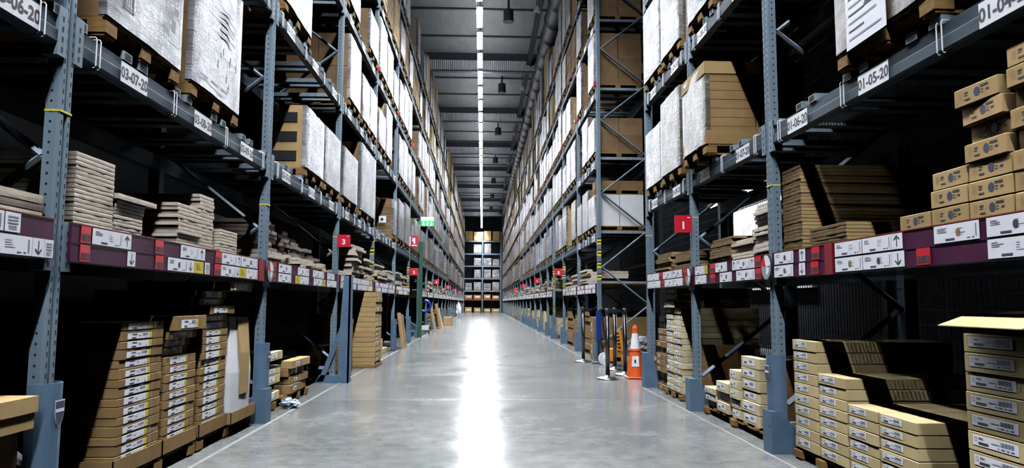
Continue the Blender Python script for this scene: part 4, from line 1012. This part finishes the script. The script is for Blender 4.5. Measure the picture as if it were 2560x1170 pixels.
# ------------------------------------------------------------------ signs
def num_sign(txt, X0, X1, Y, z0, z1, label, arm):
    t = thing('aisle_sign', label, 'sign', ((X0 + X1) / 2, Y, z0), 0, 'red aisle number signs'); w = (X1 - X0) / 2; h = z1 - z0
    m = MB(); m.box(-w, w, -.004, .004, 0, h, RED); m.build('panel', t)
    m = MB(); m.text(txt, h * .42, 0, h * .22, -.0052, WHITE, .035, 1.1, 'xz')
    for q in range(3): m.poly([(w * (.45 + .13*q), -.0052, h*.84), (w * (.53 + .13*q), -.0052, h*.84), (w * (.53 + .13*q), -.0052, h*.9), (w * (.45 + .13*q), -.0052, h*.9)], WHITE)
    m.build('number', t)
num_sign('3', -2.02, -1.84, 10.2, 1.86, 2.03, 'red sign with white 3 on the third left upright', 1)
num_sign('1', 2.0, 2.185, 7.54, 1.84, 2.02, 'red sign with white 1 on the second right upright', 1)
for i, Y in enumerate((20.25, 30.1, 40.4, 50.8, 61.2)): num_sign('3' if i else '5', -2.0, -1.78, Y, 1.84, 2.04, 'small red number sign on the left rack, %s beyond the red 3 sign' % ORD[i + 1], 1)
for i, Y in enumerate((20.0, 27.9, 36.9, 46.2, 58.3)): num_sign('5' if i < 1 else '1', 1.96, 2.18, Y - .05, 1.84, 2.04, 'small red number sign on the right rack, %s beyond the roped gap' % ORD[i + 1], 1)
t = thing('fire_sign', 'red and white fire equipment sign on left rack below the exit sign', 'sign', (-1.88, 20.1, 2.62))
m = MB(); m.box(-.09, .09, -.004, .004, 0, .3, RED); m.box(-.15, -.1, -.004, .004, .02, .28, WHITE); m.build('panel', t)
m = MB(); m.box(-.025, .025, -.006, -.0045, .08, .24, WHITE); m.box(-.06, -.03, -.006, -.0045, .14, .24, WHITE); m.box(-.07, .07, -.006, -.0045, .02, .05, WHITE); m.build('symbol', t)
t = thing('exit_sign', 'lit green and white exit sign hanging at the left rack', 'sign', (-1.72, 22.6, 3.45))
m = MB(); m.box(-.2, .2, -.03, .03, 0, .17, EXITG); m.box(-.2, .2, -.03, .03, .17, .28, EXITW); m.build('light_box', t)
m = MB()
for xc in (-.12, .0, .12): 
    m.box(xc - .012, xc + .012, -.032, -.0305, .11, .14, EXITW); m.poly([(xc - .03, -.0315, .02), (xc - .01, -.0315, .02), (xc + .02, -.0315, .1), (xc - .015, -.0315, .1)], EXITW); m.poly([(xc + .01, -.0315, .03), (xc + .035, -.0315, .02), (xc + .02, -.0315, .08), (xc, -.0315, .07)], EXITW)
m.build('pictogram', t)
m = MB(); m.tube([(-.2, 0, .2), (-.36, 0, .2)], .015, BLACK, 6); m.build('bracket', t)

# ------------------------------------------------------------------ roped gap on the right
sb = MB(); sb.lathe([(.16, 0), (.16, .012), (.14, .025), (.04, .04), (.033, .06)], STEEL, 28); SBASE = sb.mesh('base', True)
sb = MB(); sb.lathe([(.032, .05), (.032, .93)], STEELD, 20); SPOLE = sb.mesh('pole', True)
sb = MB(); sb.lathe([(.036, .93), (.036, 1.01), (.02, 1.025)], BLACK, 20); SHEAD = sb.mesh('head', True)
ST = [(1.83, 10.73), (1.9, 13.83), (2.2, 11.32), (2.2, 12.2)]
SL = ['steel stanchion nearest the camera, left of the traffic cone', 'steel stanchion standing alone farthest left by the next rack', 'steel stanchion just behind the traffic cone', 'steel stanchion behind the nearest stanchion']
for (x, y), lb in zip(ST, SL):
    t = thing('stanchion', lb, 'stanchion', (x, y, 0), 0, 'stanchions at the roped gap')
    link('base', SBASE, t); link('pole', SPOLE, t); link('head', SHEAD, t)
def belt(a, c2, lb):
    m = MB(); A = Vector((*a, .955)); B = Vector((*c2, .955)); d = (B - A).normalized() * .037; A += d; B -= d; n = Vector((-d.y, d.x, 0)).normalized() * .002
    m.loft([[A + n, A - n, A - n + Vector((0, 0, .05)), A + n + Vector((0, 0, .05))], [B + n, B - n, B - n + Vector((0, 0, .05)), B + n + Vector((0, 0, .05))]], BELT)
    tag(m.build('barrier_belt'), lb, 'barrier belt', 'barrier belts')
belt(ST[0], ST[2], 'navy barrier belt between the nearest stanchion and the one behind the cone')
belt(ST[0], ST[3], 'navy barrier belt running back from the nearest stanchion')
belt(ST[1], (2.12, 13.95), 'navy barrier belt from the lone stanchion to the rack upright')
t = thing('traffic_cone', 'orange traffic cone with white collar beside the right guard box', 'traffic cone', (2.26, 10.85, 0))
m = MB(); m.cbox(-.14, .14, -.14, .14, 0, .03, ORANGE, .01); m.build('base', t)
m = MB(); m.lathe([(.125, .03), (.098, .24), (.076, .42)], ORANGE, 24); m.build('body', t)
m = MB(); m.lathe([(.088, .405), (.083, .435)], ORANGE, 24); m.build('rim', t)
m = MB(); m.lathe([(.043, .66), (.038, .72), (.042, .725), (.04, .74), (.034, .75), (.026, .78)], ORANGE, 24); m.build('tip', t)
m = MB(); m.lathe([(.075, .42), (.043, .66)], WHITE, 24); m.build('reflective_collar', t)
m = MB(); m.loft([[(-.075, -.098, .18), (.03, -.118, .18), (.03, -.1, .18)], [(-.06, -.086, .33), (.03, -.102, .33), (.03, -.085, .33)]], WHITE)
m.poly([(-.035, -.104, .23), (-.01, -.109, .23), (-.01, -.105, .28), (-.035, -.1, .28)], INK); m.build('sticker', t)
t = thing('pallet_jack', 'orange pallet jack with tilted warning board behind the stanchions', 'pallet jack', (2.35, 13.0, 0))
m = MB(); m.box(-.05, .75, -.27, -.12, .1, .17, ORANGE2); m.box(-.05, .75, .12, .27, .1, .17, ORANGE2); m.box(-.15, .05, -.27, .27, .1, .3, ORANGE2); m.build('forks', t)
m = MB(); m.loft([[(.0, -.29, .28), (.1, -.29, .28), (.1, -.27, .28), (.0, -.27, .28)], [(-.1, -.29, .64), (.05, -.29, .64), (.05, -.27, .64), (-.1, -.27, .64)]], ORANGE2)
for q in range(5): m.poly([(-.055 + .014*(4 - q) , -.2915, .32 + q*.06), (.02 + .008*(4 - q), -.2915, .32 + q*.06), (.02 + .008*(4 - q), -.2915, .355 + q*.06), (-.055 + .014*(4-q), -.2915, .355 + q*.06)], INK)
m.build('warning_board', t)
def wheel(m, x, y, z, r, w, mat): m.loft([[(x + r * math.cos(2*PI*i/18), yy, z + r * math.sin(2*PI*i/18)) for i in range(18)] for yy in (y - w/2, y + w/2)], mat)
for yy in (-.2, .2):
    m = MB(); wheel(m, -.16, yy, .11, .11, .05, FOAM); wheel(m, -.16, yy, .11, .06, .056, GALV); m.build('wheel', t)
for yy in (-.2, .2):
    m = MB(); wheel(m, .62, yy, .06, .06, .08, BLACK); m.build('wheel', t)
m = MB(); m.tube([(-.12, 0, .25), (-.2, 0, .62), (-.24, 0, 1.0)], .02, BLACK, 8); m.tube([(-.24, -.14, 1.0), (-.24, .14, 1.0)], .018, BLACK, 8); m.build('handle', t)
m = MB(); m.loft([[(2.1, 13.52, .42), (2.18, 13.52, .42), (2.18, 13.56, .42), (2.1, 13.56, .42)], [(2.1, 13.5, .96), (2.2, 13.5, .94), (2.2, 13.56, .94), (2.1, 13.56, .96)]], BLUEPL); m.tube([(2.14, 13.54, 0), (2.14, 13.54, .45)], .02, BLACK, 8); m.lathe([(.12, 0), (.12, .02), (.02, .04)], BLACK, 16, (2.14, 13.54, 0))
tag(m.build('blue_stand'), 'dark blue upright stand panel behind the stanchions', 'stand')
def lump(name, loc, sc, seed, mat, label, cat):
    bmm = bmesh.new(); bmesh.ops.create_icosphere(bmm, subdivisions=4, radius=1); r = random.Random(seed)
    from mathutils import noise as nz
    for v in bmm.verts:
        k = 1 + .35 * nz.noise(v.co * 2.5 + Vector((seed, 0, 0))) + .12 * nz.noise(v.co * 7); v.co = Vector((v.co.x * sc[0] * k, v.co.y * sc[1] * k, max(-.95, v.co.z * k) * sc[2]))
    z0 = min(v.co.z for v in bmm.verts)
    for v in bmm.verts: v.co.z -= z0
    me = bpy.data.meshes.new(name); bmm.to_mesh(me); bmm.free(); me.materials.append(mat)
    return tag(link(name, me, None, loc), label, cat)
lump('plastic_bundle', (2.78, 13.0, .175), (.24, .2, .17), 4, FILMW, 'crumpled clear plastic bundle lying on the pallet jack', 'plastic')
for i, (x, z) in enumerate([(2.45, 0), (3.05, 0), (2.45, .42), (3.05, .42)]):
    carton('brown', 1, x - .28, 14.2, 14.75, z, .41, .56, 'large brown carton behind the pallet jack, %s %s' % ('upper' if z else 'lower', 'left' if x < 2.7 else 'right'), 'large brown cartons behind the jack')

# ------------------------------------------------------------------ left gap
m = MB(); m.cbox(-.2, .2, -.3, .3, 0, .42, BLUE2, .01); tag(m.build('guard_block', None, (-2.28, 24.9, 0)), 'blue grey steel guard box at the foot of the green post', 'guard box')
m = MB(); m.box(-.045, .045, -.045, .045, 0, 3.0, GREEN); tag(m.build('green_post', None, (-1.94, 23.15, 0)), 'dark green steel post in the left gap', 'post')
t = thing('strap_trolley', 'strapping trolley with blue strap coil beside the green post', 'trolley', (-2.02, 25.9, 0))
m = MB(); m.loft([[((.19 + .05 * math.cos(2*PI*j/8)) * math.cos(2*PI*i/20), .05 * math.sin(2*PI*j/8), .97 + (.19 + .05 * math.cos(2*PI*j/8)) * math.sin(2*PI*i/20)) for j in range(8)] for i in range(21)], BLUEPL, cap=False); m.build('strap_coil', t, smooth=True)
m = MB(); m.tube([(0, 0.03, .1), (0, .03, .8)], .025, BLACK, 8); m.box(-.15, .15, -.12, .12, .1, .14, BLACK); m.box(-.14, .14, -.1, .1, .14, .3, PLATE); m.build('frame', t)
for xx in (-.16, .16):
    m = MB(); m.loft([[(xx - .02, .09 * math.cos(2*PI*i/16), .09 + .09 * math.sin(2*PI*i/16)) for i in range(16)], [(xx + .02, .09 * math.cos(2*PI*i/16), .09 + .09 * math.sin(2*PI*i/16)) for i in range(16)]], BLACK); m.build('wheel', t)
lump('white_sack', (-1.7, 52.5, 0), (.17, .2, .55), 9, FOAM, 'white wrapped bundle standing far down the left side', 'bundle')
m = MB(); m.cbox(-.2, .2, -.5, .5, 0, .4, KRAFT, .01); tag(m.build('carton', None, (-1.68, 36.2, 0)), 'low brown carton far down the left floor line', 'carton')

# ------------------------------------------------------------------ mesh fence behind right rack and the lit wall
t = thing('mesh_fence', 'dark wire mesh fence behind the near right rack', 'fence', (3.5, 0, 0))
m = MB()
y = 2.2
while y < 22: m.box(-.003, .003, y - .003, y + .003, .1, 4.2, MESHW); y += .06
z = .1
while z < 4.2: m.box(-.003, .003, 2.2, 22, z - .003, z + .003, MESHW); z += .12
m.build('wire_mesh', t)
for Y in (2.2, 6.2, 10.2, 14.2, 18.2, 22):
    m = MB(); m.box(-.04, .04, Y - .04, Y + .04, 0, 4.3, MESHW); m.build('fence_post', t)
m = MB(); m.box(-.03, .03, 2.2, 22, 1.9, 1.96, MESHW); m.build('fence_rail', t)
t = thing('fluorescent_light', 'lamp above the bright wall behind the mesh fence', 'light', (6.3, 17.7, 3.75), 0)
m = MB(); m.box(-.12, .12, -2.4, 2.4, .05, .12, HOUS); m.build('lamp_housing', t)
m = MB(); m.box(-.03, .03, -2.3, 2.3, 0, .05, FILLGLOW); m.build('tube', t)
L2 = bpy.data.lights.new('lamp', 'AREA'); L2.shape = 'RECTANGLE'; L2.size = .16; L2.size_y = 4.6; L2.energy = 260; L2.color = (.9, .95, 1.); L2.spread = math.radians(120)
o = link('lamp', L2, t, (0.02, 0, -.012)); o.rotation_euler = (0, math.radians(-50), 0)
m = MB(); m.tube([(0, -1.5, .12), (0, -1.5, 7.5)], .008, BLACK, 5); m.tube([(0, 1.5, .12), (0, 1.5, 7.5)], .008, BLACK, 5); m.build('hanger_rod', t)

# ------------------------------------------------------------------ world, camera, view
w = bpy.data.worlds.new('World'); S.world = w; w.use_nodes = True
w.node_tree.nodes['Background'].inputs[0].default_value = (.02, .025, .035, 1); w.node_tree.nodes['Background'].inputs[1].default_value = .02
f = 1830.; pitch = math.atan(172 / f); yaw = math.atan(73 / f * math.cos(pitch)); roll = .0044
fw = Vector((math.sin(yaw) * math.cos(pitch), math.cos(yaw) * math.cos(pitch), math.sin(pitch)))
rt = fw.cross(Vector((0, 0, 1))).normalized(); up = rt.cross(fw)
R = rt * math.cos(roll) + up * math.sin(roll); U = -rt * math.sin(roll) + up * math.cos(roll)
cd = bpy.data.cameras.new('Camera'); cam = bpy.data.objects.new('Camera', cd); COL.objects.link(cam)
cd.sensor_width = 36; cd.lens = 36 * f / 2560; cd.clip_end = 200; cd.clip_start = .05
cam.matrix_world = Matrix(((R.x, U.x, -fw.x, 0), (R.y, U.y, -fw.y, 0), (R.z, U.z, -fw.z, 1.1), (0, 0, 0, 1)))
S.camera = cam
S.view_settings.view_transform = 'Standard'; S.view_settings.look = 'None'; S.view_settings.gamma = 1; S.view_settings.use_curve_mapping = False
S.view_settings.exposure = .9
S.cycles.max_bounces = 5; S.cycles.diffuse_bounces = 0; S.cycles.glossy_bounces = 3; S.cycles.transmission_bounces = 2; S.cycles.transparent_max_bounces = 4
S.cycles.sample_clamp_indirect = 6
